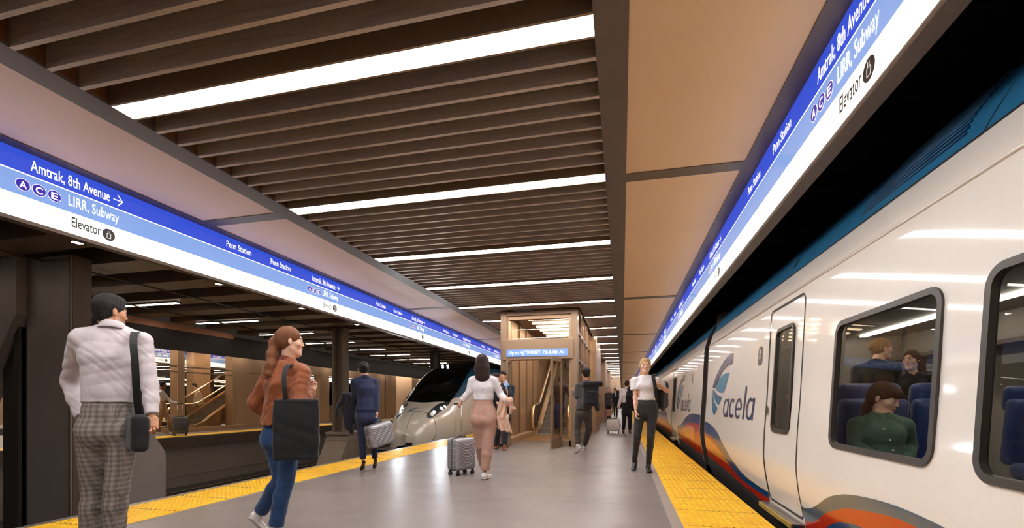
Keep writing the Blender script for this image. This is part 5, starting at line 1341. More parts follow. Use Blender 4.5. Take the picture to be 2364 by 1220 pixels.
    # ---- shoes
    if shoes:
        for i, (sd, q) in enumerate((('R', 1), ('L', -1))):
            if len(legs[sd]) > 2 and legs[sd][2].get('hide'): continue
            o = legs[sd][2] if len(legs[sd]) > 2 else {}; a_ = K[sd][2]; fy = o.get('yaw', feet_yaw if feet_yaw is not None else yaw)+q*5; fd = dir_of(a_, fy, o.get('pitch', 38 if shoes[0] == 'heel' else 0))
            up_, so = shoe_parts(a_, fd, .98*s if not female else .90*s, shoes[0], hh*1.1)
            so_ = sdf_obj('shoe', [up_], shoes[1], root); sdf_obj('sole', [so], shoes[2], so_)
            if shoes[0] == 'heel' or shoes[0] == 'sock': pass
    if kx != 1.0:
        rv = Vector((CS, SN, 0)); c0 = Vector(pe); seen = set()
        def wk(o):
            for ch_ in [q for q in bpy.data.objects if q.parent == o]:
                if ch_.type == 'MESH' and ch_.data.name not in seen:
                    seen.add(ch_.data.name); n_ = len(ch_.data.vertices); co = np.empty(n_*3, dtype=np.float32); ch_.data.vertices.foreach_get('co', co); co = co.reshape(-1, 3)
                    dd_ = (co-np.array(c0, dtype=np.float32)) @ np.array(rv, dtype=np.float32); co -= np.outer(dd_*(1-kx), np.array(rv, dtype=np.float32)); ch_.data.vertices.foreach_set('co', co.ravel()); ch_.data.update()
                wk(ch_)
        wk(root); fx = lambda v: Vector(v)-rv*((Vector(v)-c0).dot(rv)*(1-kx))
        sh = {k: fx(v) for k, v in sh.items()}; nb = fx(nb); J = {k: tuple(fx(q) for q in v) for k, v in J.items()}
    return dict(root=root, J=J, K=K, nb=nb, pe=pe, bf=bf, br=br, sh=sh, hc=hc, M=M, R=R, up=up, t=t)
C_white = cloth('shirt_white', (196, 187, 191)); C_grey_check = plaid(); C_rust = cloth('rust_bomber', (132, 70, 34), .62, .08); C_rib = cloth('rust_rib', (104, 44, 26)); C_jeans = cloth('denim', (36, 66, 106), .8, .25)
C_navy = cloth('navy_suit', (30, 36, 66)); C_navyd = cloth('navy_coat', (24, 24, 36)); C_cream = cloth('white_sweater', (214, 208, 213)); C_tan = cloth('pink_beige_trousers', (180, 142, 126), .75); C_coatb = cloth('beige_coat', (206, 168, 146)); C_blk = cloth('black_fabric', (24, 24, 27)); C_blk2 = cloth('charcoal_leggings', (40, 40, 42), .7)
C_tee = cloth('white_tee', (226, 220, 222)); C_dgrey = cloth('dark_grey_jacket', (66, 62, 62)); C_char = cloth('charcoal_trousers', (58, 52, 48)); C_pale = cloth('pale_grey_blouse', (196, 184, 178)); C_khaki = cloth('khaki_trousers', (158, 122, 88)); C_gr = cloth('light_grey_trousers', (138, 134, 128)); C_green = cloth('green_shirt', (74, 104, 88), .75)
C_wblz = cloth('white_blazer', (228, 214, 212)); C_plum = cloth('plum_top', (46, 34, 44)); C_ltblue = cloth('light_blue_shirt', (150, 172, 208)); C_blujean = cloth('blue_jeans', (42, 58, 130), .8, .15)
S_wht = mat('sneaker_white', (222, 214, 210), .6); S_sole = mat('sneaker_sole', (236, 232, 228), .6); S_blk = mat('shoe_black', (22, 21, 22), .3); S_brn = mat('shoe_brown', (128, 66, 32), .35); S_tan = mat('heel_sole', (120, 70, 46), .5); S_gry = mat('sneaker_grey', (168, 164, 160), .6)
M_leather = mat('belt_leather', (50, 34, 26), .4)
W_ = dict
# 1 man at the far left
m1 = person('man in a white shirt and grey check trousers with a black shoulder bag', 3.12, (254, 722), 55, (260, 758), (250, 985), 8,
    {'R': [(343, 893, .06), (351, 962, .0), W_(curl=40, n=(180, 20), th=(0, 20))], 'L': [(158, 882, .05), (190, 966, .02), W_(hide=1)]},
    {'R': [(270, 1125, .0), (262, 1262, .02)], 'L': [(216, 1130, .02), (208, 1264, .02)]},
    False, SKM, ('short', H_black), W_(name='shirt', mat=C_white, hem=929, inf=.016, wr=.0055, arm=(.059, .050, .039)), W_(mat=C_grey_check, top=934, leg=(.098, .072, .066), belt=None, wr=.004),
    ('sneaker', S_blk, S_blk), collar=W_(mat=C_white, h=.042), hs=1.04, shw=.19, kx=.80)
# 2 woman in the rust bomber
m2 = person('woman with a long ponytail in a rust bomber jacket, jeans and black tote', 3.66, (671, 790), 84, (662, 840), (652, 1005), 42,
    {'R': [(690, 935, -.14), (717, 905, .05), W_(d=(40, -60), n=(200, 0), th=(250, -20), curl=75)], 'L': [(590, 932, .06), (632, 962, .16), W_(hide=1)]},
    {'R': [(660, 1112, .0), (636, 1222, .0), W_(hide=1)], 'L': [(648, 1108, .10), (598, 1186, .20), W_(yaw=60, pitch=48)]},
    True, SKL, ('tied', H_brown, W_(tail=[(638, 775, .0, .026), (631, 792, .0, .042), (629, 822, -.03, .060), (627, 848, -.06, .062), (624, 866, -.08, .046), (620, 882, -.08, .012)])),
    W_(name='bomber_jacket', mat=C_rust, hem=980, inf=.034, wr=.009, arm=(.066, .060, .048), flare=.0, glute=1), W_(mat=C_jeans, top=985, leg=(.088, .064, .056), wr=.004), ('sneaker', S_wht, S_sole),
    collar=W_(mat=C_rib, h=.055), hs=1.0, shw=.155, waist=(.125, .10), kx=.93)
# 3 woman in navy
m3 = person('woman in a navy trouser suit and high heels with a coat over her arm', 7.16, (839, 853), -8, (843, 871), (848, 962), -12,
    {'R': [(869, 922, .02), (870, 953, -.02), W_(curl=60)], 'L': [(819, 915, .02), (800, 913, .12), W_(hide=1)]},
    {'R': [(860, 1016, .02), (866, 1062, None)], 'L': [(836, 1018, .0), (838, 1066, None)]},
    True, SKL, ('bun', H_black), W_(name='suit_jacket', mat=C_navy, hem=948, inf=.015, wr=.003, arm=(.054, .048, .038), glute=1, flare=.012), W_(mat=C_navy, top=952, leg=(.086, .058, .044), wr=.002, hemfrac=.90), ('heel', S_blk, S_tan), collar=W_(mat=C_navy, h=.03), hs=1.0, feet_yaw=-15)
# 4 woman in white sweater
m4 = person('woman with long dark hair in a white sweater and pink-beige trousers', 6.44, (1113, 838), 4, (1115, 866), (1117, 963), 5,
    {'R': [(1156, 912, .02), (1172, 928, -.10), W_(hide=1)], 'L': [(1083, 905, .0), (1066, 928, .0), W_(d=(-60, 40), n=(0, 60), curl=70)]},
    {'R': [(1126, 1030, .0), (1119, 1092, None)], 'L': [(1110, 1030, .12), (1117, 1078, .42), W_(hide=1)]},
    True, SKM, ('long', H_dark, W_(tail=[(1113, 850, -.06, .10), (1114, 872, -.06, .085), (1116, 888, -.06, .04)])), W_(name='sweater', mat=C_cream, hem=924, inf=.012, wr=.003, arm=(.052, .044, .036), blouse=1), W_(mat=C_tan, top=928, leg=(.096, .074, .062), wr=.004, hemfrac=.90, belt=C_tan), ('sneaker', S_wht, S_sole), hs=1.03, feet_yaw=20, shw=.155)
# 5 man in blazer, looking round
m5 = person('man in a navy blazer with light blue shirt standing by the portal door', 10.5, (1161, 869), 205, (1166, 888), (1163, 962), 150,
    {'R': [(1150, 922, -.05), (1157, 905, -.2), W_(d=(200, -50), curl=60)], 'L': [(1180, 925, .0), (1168, 948, -.18), W_(curl=50)]},
    {'R': [(1150, 1000, -.02), (1148, 1027, None)], 'L': [(1168, 1000, .0), (1165, 1030, None)]},
    False, SKM, ('short', H_dark), W_(name='blazer', mat=C_navyd, hem=967, inf=.02, wr=.003, arm=(.064, .056, .044), vneck=.30, shirt=C_ltblue, flare=.015), W_(mat=C_navyd, top=972, leg=(.086, .062, .056), wr=.003), ('sneaker', S_brn, S_brn), collar=W_(mat=C_ltblue, h=.035), hs=1.0, feet_yaw=190)
m5b = person('partly hidden person at the portal behind the man in the navy blazer', 11.0, (1148, 872), 80, (1147, 891), (1147, 964), 60,
    {'R': [(1150, 925, -.05), (1155, 900, -.1), W_(d=(60, -50), curl=60)], 'L': [(1141, 925, .0), (1147, 948, .1), W_(curl=50)]},
    {'R': [(1150, 1000, -.02), (1150, 1024, .0)], 'L': [(1143, 1000, .0), (1143, 1024, .0)]},
    True, SKL, ('tied', H_dark), W_(name='jacket', mat=C_blk, hem=967, inf=.02, wr=.003), W_(mat=C_blk, top=972, leg=(.080, .058, .05), wr=.003), ('sneaker', S_blk, S_blk), hs=.96, feet_yaw=60)
# 6 man with backpack
m6 = person('man with a large black roll-top backpack walking in front of the portal', 9.85, (1352, 864), -22, (1355, 883), (1347, 955), -18,
    {'R': [(1374, 922, .0), (1380, 950, .1), W_(curl=50)], 'L': [(1332, 916, -.02), (1324, 903, .16), W_(curl=70)]},
    {'R': [(1360, 990, .04), (1349, 1031, None)], 'L': [(1333, 992, .02), (1333, 1030, -.1), W_(yaw=-35, pitch=42)]},
    False, SKM, ('short', H_black, W_(curly=1)), W_(name='jacket', mat=C_dgrey, hem=945, inf=.018, wr=.004, arm=(.062, .054, .042), glute=1, flare=.015), W_(mat=C_char, top=950, leg=(.090, .064, .052), wr=.005, hemfrac=.88), ('sneaker', S_gry, S_sole), collar=W_(mat=C_dgrey, h=.035), hs=1.03, feet_yaw=-25)
# 7 person boarding the escalator
m7 = person('person in a plum top and blue jeans stepping onto the main escalator', 15.5, (1294, 879), 0, (1293, 890), (1292, 943), 0,
    {'R': [(1309, 904, .0), (1317, 918, .1), W_(curl=40)], 'L': [(1277, 913, .0), (1271, 938, .0), W_(curl=40)]},
    {'R': [(1294, 971, .0), (1294, 994, .1), W_(pitch=10)], 'L': [(1284, 970, .05), (1284, 992, .2), W_(hide=1)]},
    False, SKM, ('short', H_dark), W_(name='sweater', mat=C_plum, hem=932, inf=.014, wr=.003), W_(mat=C_blujean, top=936, leg=(.084, .060, .05), wr=.003), ('sneaker', S_blk, S_tan), hs=1.05)
m8 = person('person in a pale jacket and trousers riding higher up the escalator', 19.6, (1315, 788), 0, (1315, 799), (1315, 846), 0,
    {'R': [(1326, 820, .0), (1327, 842, .05), W_(curl=40)], 'L': [(1303, 822, .0), (1301, 844, .05), W_(curl=40)]},
    {'R': [(1319, 868, .0), (1319, 888, .0), W_(pitch=0)], 'L': [(1311, 868, .0), (1311, 888, .0)]},
    False, SKM, ('short', H_dark), W_(name='jacket', mat=C_wblz, hem=852, inf=.02, wr=.003, flare=.02, glute=1), W_(mat=C_pale, top=854, leg=(.084, .06, .054), wr=.003), ('sneaker', S_wht, S_sole), hs=1.0)
# 9 blonde woman
m9 = person('blonde woman in a white T-shirt and charcoal leggings walking towards the camera', 7.03, (1490, 845), 176, (1490, 868), (1492, 948), 182,
    {'R': [(1466, 920, .02), (1468, 952, -.05), W_(curl=38, n=(100, 0), th=(180, 10))], 'L': [(1539, 903, .05), (1519, 886, -.14), W_(d=(-75, -20), n=(20, 10), th=(0, -60), curl=95)]},
    {'R': [(1471, 1008, .0), (1465, 1063, .26), W_(yaw=186, pitch=35)], 'L': [(1502, 1010, -.08), (1497, 1076, None)]},
    True, SKL, ('tied', H_blond, W_(tail=[(1482, 855, .09, .02), (1479, 868, .07, .024), (1480, 882, .05, .012)])), W_(name='t_shirt', mat=C_tee, hem=924, inf=.012, wr=.004, sleeve=.52, arm=(.060, .05, .04), blouse=1), W_(mat=C_blk2, top=929, leg=(.084, .054, .038), wr=.001, inf=.003), ('boot', S_blk, S_blk), hs=1.02, shw=.160, feet_yaw=178, detail=1.5)
# 10 man in white shirt pulling white case
m10 = person('man in a white shirt with a navy jacket on his shoulder, walking away', 16.0, (1447, 887), 0, (1447, 897), (1447, 951), 0,
    {'R': [(1460, 918, .0), (1456, 904, .12), W_(curl=70)], 'L': [(1433, 923, .0), (1427, 944, -.02), W_(curl=60)]},
    {'R': [(1454, 974, .0), (1454, 994, None)], 'L': [(1441, 974, .0), (1439, 994, None)]},
    False, SKM, ('short', H_dark), W_(name='shirt', mat=C_cream, hem=930, inf=.016, wr=.003), W_(mat=C_navyd, top=933, leg=(.088, .062, .056), wr=.003), ('sneaker', S_brn, S_blk), collar=W_(mat=C_cream, h=.035), hs=1.03)
m11 = person('person in a dark coat with a paper shopping bag beside the bronze piers', 24.6, (1404, 900), 175, (1405, 908), (1405, 938), 175,
    {'R': [(1398, 924, .0), (1400, 938, -.05), W_(curl=50)], 'L': [(1411, 921, .0), (1407, 908, -.15), W_(d=(-60, -50), curl=60)]},
    {'R': [(1403, 952, .0), (1403, 967, .0)], 'L': [(1407, 952, .0), (1408, 967, .0)]},
    True, SKL, ('tied', H_black), W_(name='coat', mat=C_dgrey, hem=938, inf=.03, wr=.004, flare=.02), W_(mat=C_blk, top=940, leg=(.08, .056, .044), wr=.002), ('sneaker', S_blk, S_blk), hs=1.0)
m12 = person('man in a dark suit farthest down the platform, walking towards the camera', 31, (1420, 901), 178, (1421, 908), (1421, 934), 178,
    {'R': [(1415, 921, .0), (1414, 933, -.05), W_(curl=50)], 'L': [(1428, 921, .0), (1428, 933, -.05), W_(curl=50)]},
    {'R': [(1419, 947, .0), (1419, 962, .0)], 'L': [(1424, 947, .0), (1424, 962, .0)]},
    False, SKM, ('short', H_black), W_(name='suit_jacket', mat=C_navyd, hem=936, inf=.02, wr=.003, vneck=.3, shirt=C_pale), W_(mat=C_navyd, top=938, leg=(.08, .06, .054), wr=.002), ('sneaker', S_blk, S_blk), hs=1.05)
# 13, 14 across the tracks
m13 = person('woman in a grey blouse and khaki trousers on the opposite platform, hand held out', 14.96, (376, 889), 62, (373, 902), (375, 945), 100,
    {'R': [(368, 921, -.12), (376, 928, -.05), W_(curl=50)], 'L': [(394, 928, .06), (411, 932, .02), W_(curl=15, d=(85, 5), n=(0, -70))]},
    {'R': [(368, 973, -.04), (366, 998, None)], 'L': [(392, 972, .06), (396, 997, None)]},
    True, SKD, ('tied', H_black, W_(tail=[(366, 884, .0, .03), (360, 893, .0, .045), (358, 905, .0, .02)])), W_(name='blouse', mat=C_pale, hem=926, inf=.016, wr=.004, blouse=1), W_(mat=C_khaki, top=929, leg=(.092, .070, .058), wr=.004), ('sneaker', S_wht, S_sole), collar=W_(mat=C_pale, h=.03), hs=1.0, feet_yaw=95)
m14 = person('man in a white blazer and grey trousers behind the glass on the opposite platform', 19.4, (449, 892), -90, (455, 903), (463, 941), -110,
    {'R': [(467, 922, .0), (470, 935, -.05), W_(curl=60)], 'L': [(449, 925, -.0), (446, 943, -.02), W_(curl=70)]},
    {'R': [(478, 960, .0), (484, 983, .0)], 'L': [(462, 962, .0), (464, 982, .0)]},
    False, SKM, ('short', H_black), W_(name='blazer', mat=C_wblz, hem=937, inf=.02, wr=.004, flare=.02, vneck=.25, shirt=C_dgrey), W_(mat=C_gr, top=940, leg=(.088, .064, .056), wr=.004), ('sneaker', S_blk, S_blk), hs=1.0, feet_yaw=-100)
# 15-17 in the train
m15 = person('young woman in a green collared shirt seated at the train window, looking down', 3.35, (2042, 921), 120, (2032, 960), (2040, 1095), 165,
    {'R': [(1975, 1035, .02), (2040, 1075, -.15), W_(hide=1)], 'L': [(2098, 1030, .0), (2085, 1075, -.15), W_(hide=1)]},
    {'R': [(2040, 1130, -.30), (2040, 1180, -.30), W_(hide=1)], 'L': [(2080, 1130, -.30), (2080, 1180, -.30), W_(hide=1)]},
    True, SKL, ('bangs', H_aub, W_(tail=[(2015, 915, .08, .03), (2004, 945, .08, .035), (1995, 975, .08, .02)])), W_(name='shirt', mat=C_green, hem=1095, inf=.016, wr=.004, arm=(.058, .052, .04)), W_(mat=C_blk, top=1090, leg=(.08, .06, .05), wr=.002), None, collar=W_(mat=C_green, h=.042), hs=1.0, hpitch=18, seated=True, kx=.86)
m16 = person('man with a fair hair bun in a black top standing in the train aisle', 4.9, (2036, 806), 62, (2022, 838), (2015, 950), 20,
    {'R': [(2052, 905, .0), (2050, 940, .05), W_(hide=1)], 'L': [(1975, 905, .0), (1978, 945, .05), W_(hide=1)]},
    {'R': [(2025, 1060, .0), (2025, 1155, .0), W_(hide=1)], 'L': [(2000, 1060, .0), (2000, 1155, .0), W_(hide=1)]},
    False, SKL, ('bun', H_lblond), W_(name='top', mat=C_blk, hem=955, inf=.016, wr=.003), W_(mat=C_blk, top=960, leg=(.085, .06, .05), wr=.002), None, collar=W_(mat=C_blk, h=.035), hs=.98, seated=True, kx=.86)
m17 = person('woman with long auburn hair in a black top facing the man in the train aisle', 5.2, (2104, 832), 210, (2112, 862), (2118, 960), 190,
    {'R': [(2085, 925, .0), (2088, 955, -.05), W_(hide=1)], 'L': [(2145, 925, .0), (2142, 955, -.05), W_(hide=1)]},
    {'R': [(2110, 1060, .0), (2110, 1145, .0), W_(hide=1)], 'L': [(2128, 1060, .0), (2128, 1145, .0), W_(hide=1)]},
    True, SKL, ('long', H_aub, W_(tail=[(2122, 835, .05, .05), (2128, 860, .05, .055), (2132, 885, .05, .02)])), W_(name='top', mat=C_blk, hem=965, inf=.012, wr=.003, vneck=.08), W_(mat=C_blk, top=968, leg=(.085, .06, .05), wr=.002), None, hs=.98, seated=True, kx=.86)
# ================================================================ things people carry
M_case = mat('case_silver', (150, 148, 152), .35, .25, noise=.05, nscale=10, coat=.2); M_case2 = mat('case_white', (226, 220, 220), .35, .0, coat=.2); M_casew = mat('case_gunmetal', (92, 90, 90), .35, .4)
M_plk = mat('plastic_black', (24, 24, 26), .4)
def suitcase(name, label, loc, rz, W=.40, D=.24, H=.56, m=None, ext=.45, tilt=0, wheels=True, ribs='v', grp=None, handle=True, lift=.0, second=None):
    """W across the face, D depth; local +x = face width"""
    t = thing(name, label, 'suitcase', loc, grp, rz=math.radians(rz)); B = t.matrix_basis @ Matrix.Rotation(math.radians(tilt), 4, 'Y'); m = m or M_case; z0 = .075 if wheels else 0.0
    def fin(mb, nm, mm, smooth=True, par=None, ang=None): mb.v = [tuple(B @ Vector(v)) for v in mb.v]; return mb.build(nm, mm, par or t, smooth=smooth, angle=ang)
    mb = MB(); rbox(mb, (0, 0, z0+H/2), (W, D, H), .045); sh_ = fin(mb, 'shell', m)
    mb = MB(); n = 8
    if ribs == 'h':
        for i in range(11):
            z = z0+.05+i*(H-.1)/10
            for q in (-1, 1): mb.tube([(-W/2+.03, q*(D/2+.001), z), (W/2-.03, q*(D/2+.001), z)], .006, 6)
            mb.tube([(W/2+.001, -D/2+.03, z), (W/2+.001, D/2-.03, z)], .006, 6); mb.tube([(-W/2-.001, -D/2+.03, z), (-W/2-.001, D/2-.03, z)], .006, 6)
    elif ribs == 'v':
        for q in (-1, 1):
            for i in range(7):
                x = -W/2+.06+i*(W-.12)/6; mb.tube([(x, q*(D/2+.001), z0+.05), (x, q*(D/2+.003), z0+H/2), (x, q*(D/2+.001), z0+H-.05)], .007, 6)
    else:
        for q in (-1, 1):
            for i in range(8):
                zc = z0+.06+i*.043; mb.tube([(-W*.42+k*W*.84/12, q*(D/2+.002), zc+.07*(abs(k-6)/6)**1.6) for k in range(13)], .007, 6)
            for i in range(5):
                z = z0+.07+i*(H-.14)/4; mb.tube([(q*(W/2+.002), -D/2+.04, z), (q*(W/2+.002), -.03, z)], .007, 6); mb.tube([(q*(W/2+.002), D/2-.04, z), (q*(W/2+.002), .03, z)], .007, 6)
    fin(mb, 'ribs', m, par=None)
    mb = MB(); r = .035; zz = (z0, z0+H); pts = []
    for (cx, cz, a0) in ((W/2-r, z0+H-r, 0), (-W/2+r, z0+H-r, 90), (-W/2+r, z0+r, 180), (W/2-r, z0+r, 270)):
        for i in range(5): a = math.radians(a0+22.5*i); pts.append((cx+(r+.003)*math.cos(a), 0, cz+(r+.003)*math.sin(a)))
    mb.tube(pts, .009, 6, closed=True); fin(mb, 'zip_band', mat('zip_grey', (84, 84, 88), .5))
    if wheels:
        for sx in (-1, 1):
            for sy in (-1, 1):
                mb = MB(); x, y = sx*(W/2-.045), sy*(D/2-.04); mb.box(x-.016, x+.016, y-.014, y+.014, .045, z0+.01); mb.tube([(x-.022, y, .026), (x+.022, y, .026)], .026, 12); fin(mb, 'wheel', M_plk)
    if handle:
        mb = MB(); zt = z0+H
        for q in (-1, 1): mb.tube([(q*.065, D/2-.05, zt-.03), (q*.065, D/2-.05, zt+ext)], .008, 8)
        fin(mb, 'telescopic_pole', M_steel); mb = MB(); mb.tube([(-.075, D/2-.05, zt+ext-.005), (-.07, D/2-.05, zt+ext+.012), (.07, D/2-.05, zt+ext+.012), (.075, D/2-.05, zt+ext-.005)], .013, 8); fin(mb, 'grip', M_plk)
    mb = MB(); mb.tube([(-.08, 0, z0+H-.002), (-.07, 0, z0+H+.028), (.07, 0, z0+H+.028), (.08, 0, z0+H-.002)], .009, 8); fin(mb, 'top_handle', M_plk)
    mb = MB(); mb.tube([(W/2-.002, -.0, z0+H*.38), (W/2+.024, .0, z0+H*.40), (W/2+.024, .0, z0+H*.62), (W/2-.002, .0, z0+H*.64)], .008, 8); fin(mb, 'side_handle', M_plk)
    return t
p = on_floor(1060, 1098)
suitcase('suitcase', 'silver grey hard-shell suitcase on four wheels held by the woman in the white sweater', (p.x, p.y+.10, 0), 62, .38, .25, .47, M_case, .50, ribs='w')
p = P(881, 1028, 7.05)
suitcase('suitcase', 'ribbed silver and grey case carried low by the woman in the navy suit', (p.x, p.y, p.z-.0), 68, .42, .19, .34, M_case, wheels=False, handle=False, ribs='h', tilt=-12)
p = on_floor(1416, 1001)
suitcase('suitcase', 'white cabin suitcase pulled by the man with the jacket on his shoulder', (p.x, p.y, 0), 0, .44, .22, .40, M_case2, .42, ribs='n' if False else 'v')
p = P(416, 1004, 14.8)
suitcase('suitcase', 'dark grey ribbed suitcase on wheels beside the woman with the outstretched hand', (p.x, p.y, .002), 55, .40, .27, .52, M_casew, .42, ribs='h')
p = P(443, 983, 19.2)
suitcase('suitcase', 'flat silver case in the hand of the man in the white blazer', (p.x, p.y, p.z), 40, .36, .12, .40, M_casew, wheels=False, handle=False, ribs='n' if False else 'v')
p = on_floor(403, 984)
suitcase('suitcase', 'white-edged silver case behind the glass left of the slim bronze post', (p.x, p.y, 0.002), 40, .34, .2, .5, M_case2, .3, ribs='v')
def soft(name, label, cat, prims, m, h, k=.02, wr=None, cuts=(), group=None, fold=None):
    o = sdf_obj(name, [quick(prims, h, k, 0, cuts, wr, .004, fold)], m, None); tag(o, label, cat, group); return o
def strap(mb, pts, w, th=.004, nrm=None):
    """flat band through points; nrm gives the outward side per point"""
    rows = []
    for i, p in enumerate(pts):
        p = Vector(p); t_ = (Vector(pts[min(i+1, len(pts)-1)])-Vector(pts[max(i-1, 0)])).normalized(); n = Vector(nrm[i] if isinstance(nrm, list) else nrm); n = (n-t_*n.dot(t_)).normalized(); sd = t_.cross(n)*w/2
        rows.append([p-sd, p+sd, p+sd+n*th, p-sd+n*th, p-sd])
    mb.grid(rows); return mb
def catmull(pts, n=5):
    pts = [Vector(p) for p in pts]; out = []
    for i in range(len(pts)-1):
        a, b, c, d = pts[max(i-1, 0)], pts[i], pts[i+1], pts[min(i+2, len(pts)-1)]
        for k in range(n):
            t_ = k/n; out.append(.5*((2*b)+(c-a)*t_+(2*a-5*b+4*c-d)*t_**2+(3*b-a-3*c+d)*t_**3))
    out.append(pts[-1]); return out
# --- man 1: black messenger bag at his right hip
t_ = 3.12; D = lambda px, py, d=0.0: P(px, py, t_+d)
v_, r_ = view_dir(D(322, 990))
bag = thing('shoulder_bag', 'black messenger bag hanging from the shoulder of the man in check trousers', 'bag', tuple(D(325, 1040)))
sdf_obj('bag_body', [quick([('bx', D(317, 1000, -.03), (.125, .050, .122), frame(r_*.97+v_*.15), .035)], .006, 0, 0, (), (.003, 30, 4))], C_blk, bag)
mb = MB(); front = m1['bf']; sR = m1['sh']['R']
pts = [D(322, 965, -.02), D(317, 930, -.075), D(314, 880, -.135), D(311, 830, -.150), D(308, 796, -.125), D(309, 775, -.055), D(312, 768, .0), D(318, 775, .09), D(330, 830, .17), D(338, 930, .14), D(335, 975, .08)]
nr = [-v_, -v_, -v_, -v_, (-v_+Vector((0, 0, .6))), Vector((0, 0, 1)), Vector((0, 0, 1)), v_+Vector((0, 0, .5)), v_, v_, v_]
cp = catmull(pts, 4); cn = catmull([n.normalized() for n in nr], 4); strap(mb, cp, .040, .004, cn); mb.build('bag_strap', C_blk, bag)
mb = MB(); mb.tube([D(318, 962, -.03), D(322, 957, -.03), D(327, 962, -.03), D(322, 970, -.03)], .004, 6, closed=True); mb.build('strap_ring', M_steel, bag)
# --- woman 2: black tote
t_ = 3.66; v_, r_ = view_dir(D(683, 990))
tote = thing('tote_bag', 'large flat black tote bag hanging from the shoulder of the woman in the bomber jacket', 'bag', tuple(D(683, 1056, -.12)))
Mx = frame(v_*.95+r_*.2)
sdf_obj('bag_body', [quick([('bx', D(684, 992, -.20), (.158, .030, .228), Mx, .018)], .006, 0, 0, (), (.007, 14, 9))], C_blk, tote)
mb = MB(); a = [D(661, 930, -.23), D(657, 900, -.25), D(656, 868, -.22), D(664, 846, -.14), D(680, 842, -.04), D(696, 852, .06), D(708, 880, .10), D(716, 905, .06), D(716, 930, -.05)]
nn = [-v_, -v_, -v_, -v_+Vector((0, 0, 1)), Vector((0, 0, 1)), Vector((0, 0, 1))+r_, r_, r_, r_]
strap(mb, catmull(a, 4), .032, .005, catmull([q.normalized() for q in nn], 4)); mb.build('bag_strap', C_blk, tote)
# hair tie
mb = MB(); c0 = P(637, 777, 3.66); mb.tube([c0+Vector((math.cos(a)*.018, math.sin(a)*.018, 0)) for a in np.linspace(0, 6.283, 13)[:-1]], .006, 6, closed=True); mb.build('hair_tie', M_plk, m2['root'], smooth=True)
# --- coats over arms
t_ = 7.16; v_, r_ = view_dir(D(800, 940))
soft('coat', 'dark navy coat draped over the left arm of the woman in the navy suit', 'coat', [
    ('ec', D(797, 914, .08), D(778, 945, .06), v_, (.05, .05), (.07, .035)), ('ec', D(778, 945, .06), D(776, 962, .06), v_, (.05, .03), (.03, .02)),
    ('ec', D(820, 918, .02), D(796, 916, .10), (0, 0, 1), (.055, .05), (.06, .05)), ('ec', D(812, 925, .06), D(806, 975, .04), r_, (.085, .05), (.09, .04)), ('ec', D(806, 975, .04), D(812, 1000, .03), r_, (.09, .035), (.04, .02)),
    ('ec', D(796, 940, .08), D(800, 985, .06), r_, (.05, .05), (.05, .03))], C_navyd, .010, .025, (.008, 26, 5), fold=(tuple(r_), .010, 75))
t_ = 6.44; v_, r_ = view_dir(D(1170, 940))
soft('coat', 'beige coat folded over the right arm of the woman in the white sweater', 'coat', [
    ('ec', D(1158, 922, .0), D(1178, 926, -.12), (0, 0, 1), (.040, .045), (.05, .05)), ('ec', D(1176, 930, -.10), D(1183, 944, -.10), r_, (.055, .045), (.035, .035)), ('ec', D(1183, 944, -.10), D(1180, 954, -.10), r_, (.035, .03), (.02, .02)),
    ('ec', D(1160, 926, -.04), D(1161, 965, -.04), r_, (.050, .04), (.075, .030)), ('ec', D(1161, 965, -.04), D(1164, 1002, -.05), r_, (.075, .028), (.105, .022)), ('ec', D(1153, 932, -.0), D(1151, 985, .0), r_, (.03, .04), (.04, .025))], C_coatb, .008, .02, (.006, 30, 7),
    [('pl', D(1160, 994), (.25, 0, 1))], fold=(tuple(r_), .010, 85))
# --- backpack of man 6
t_ = 9.85; v_, r_ = view_dir(D(1360, 910)); bfw = m6['bf']; brt = m6['br']
bp = thing('backpack', 'large black roll-top backpack on the back of the man in the grey jacket', 'backpack', tuple(D(1362, 940, -.25)))
Mb = frame(bfw); cb = m6['pe']+m6['up']*.62-bfw*.245+brt*.02
sdf_obj('pack_body', [quick([('bx', cb-Vector((0, 0, .02)), (.165, .095, .235), Mb, .05), ('bx', cb-bfw*.09-Vector((0, 0, .08)), (.12, .03, .13), Mb, .025)], .012, .02, 0, (), (.008, 16, 3))], C_blk, bp)
sdf_obj('roll_top', [quick([('bx', cb+Vector((0, 0, .205))+brt*.03-bfw*.02, (.215, .105, .050), frame(bfw), .035)], .012, .02, 0, (), (.008, 16, 8))], C_blk, bp)
mb = MB()
for q in (-1, 1):
    sp = m6['sh']['R' if q > 0 else 'L']; x = cb+brt*q*.09
    strap(mb, catmull([x+Vector((0, 0, .20))+bfw*.08, sp-brt*q*.05+Vector((0, 0, .075)), sp-brt*q*.05+bfw*.10, m6['pe']+m6['up']*.5+brt*q*.12+bfw*.14, m6['pe']+m6['up']*.35+brt*q*.15, x-Vector((0, 0, .2))+bfw*.08], 5), .06, .008, catmull([Vector((0, 0, 1)), Vector((0, 0, 1)), bfw, bfw, brt*q, brt*q], 5))
mb.build('shoulder_strap', C_blk, bp)
mb = MB(); mb.tube([cb-bfw*.1+brt*.10-Vector((0, 0, .2)), cb-bfw*.1+brt*.13-Vector((0, 0, .34)), cb-bfw*.1+brt*.12-Vector((0, 0, .40))], .006, 6); mb.tube([cb+brt*.17-Vector((0, 0, .02)), cb+brt*.23-Vector((0, 0, .05))], .007, 6); mb.build('loose_strap', M_plk, bp)
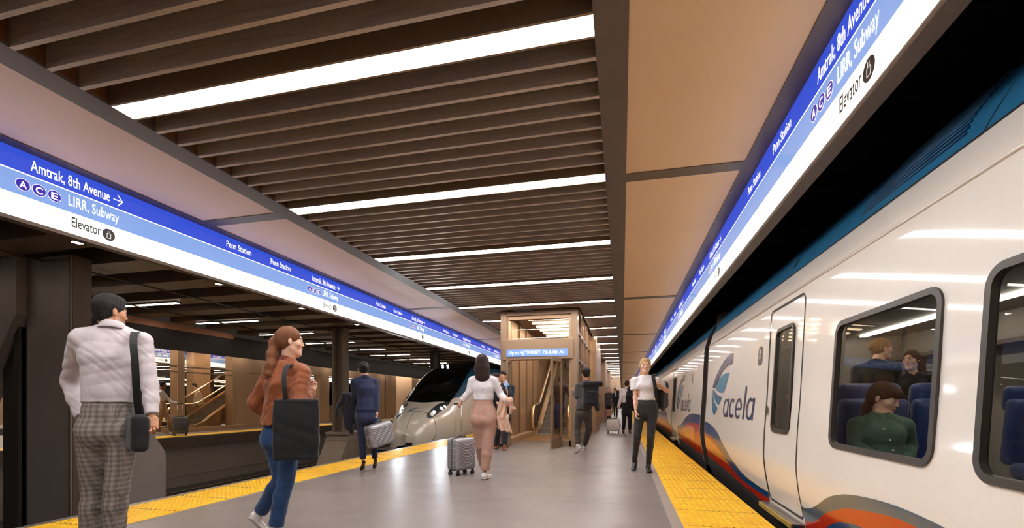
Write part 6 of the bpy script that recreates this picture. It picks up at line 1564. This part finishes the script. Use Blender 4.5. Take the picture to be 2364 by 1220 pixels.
# --- backpack of the blonde woman, slung on one shoulder
t_ = 7.03; v_, r_ = view_dir(D(1522, 900)); bp2 = thing('backpack', 'black backpack slung over one shoulder of the blonde woman', 'backpack', tuple(D(1522, 950, .15)))
sdf_obj('pack_body', [quick([('bx', D(1525, 912, .20), (.085, .14, .21), frame(v_*.9+r_*.35), .05)], .010, 0, 0, (), (.006, 18, 5))], C_blk, bp2)
mb = MB(); strap(mb, catmull([D(1517, 935, .0), D(1514, 905, -.13), D(1511, 885, -.145), D(1508, 872, -.09), D(1510, 865, -.0), D(1514, 874, .10)], 5), .05, .008, catmull([-v_, -v_, -v_, (-v_+Vector((0, 0, 1))).normalized(), Vector((0, 0, 1)), (v_+Vector((0, 0, 1))).normalized()], 5)); mb.build('shoulder_strap', C_blk, bp2)
mb = MB(); strap(mb, [D(1516, 915, -.02), D(1515, 945, -.05), D(1513, 975, -.03)], .022, .003, -v_); strap(mb, [D(1528, 935, .08), D(1529, 950, .06)], .022, .003, -v_); mb.build('loose_strap', C_blk, bp2)
# --- jacket on the shoulder of man 10
t_ = 16.0; v_, r_ = view_dir(D(1455, 920))
soft('jacket', 'navy suit jacket slung over the shoulder of the man pulling the white suitcase', 'jacket', [
    ('ec', D(1454, 897, -.04), D(1453, 915, -.17), r_, (.10, .05), (.12, .04)), ('ec', D(1453, 915, -.17), D(1454, 942, -.16), r_, (.12, .035), (.11, .03)), ('ec', D(1460, 905, -.10), D(1461, 930, -.14), r_, (.05, .04), (.04, .03))], C_navyd, .016, .03, (.010, 18, 5))
# --- paper bag of person 11
t_ = 24.6; pb_ = thing('paper_bag', 'brown paper shopping bag with a red edge held beside the bronze piers', 'bag', tuple(D(1404, 962)))
c_ = D(1404, 953, -.1); bx('bag_body', c_.x-.15, c_.x+.15, c_.y-.06, c_.y+.06, c_.z-.22, c_.z+.18, mat('kraft_paper', (186, 140, 112), .8), pb_, 0)
bx('red_edge', c_.x-.151, c_.x-.10, c_.y-.062, c_.y+.06, c_.z-.22, c_.z+.18, mat('bag_red', (190, 60, 50), .7), pb_, 0); bx('blue_edge', c_.x-.10, c_.x-.08, c_.y-.062, c_.y+.06, c_.z-.22, c_.z+.18, mat('bag_blue', (90, 150, 200), .7), pb_, 0)
mb = MB(); mb.tube([(c_.x-.08, c_.y, c_.z+.17), (c_.x-.05, c_.y, c_.z+.34), (c_.x+.05, c_.y, c_.z+.34), (c_.x+.08, c_.y, c_.z+.17)], .006, 6); mb.build('bag_handle', M_plk, pb_)
# shirt buttons of the seated woman
mb = MB()
for (px, py) in ((2041, 991), (2055, 1017), (2062, 1040)):
    q = P(px, py, 3.35-.145); mb.disc(q, CAM-q, .0065, th=.004, n=14)
mb.build('button', S_wht, m15['root'])
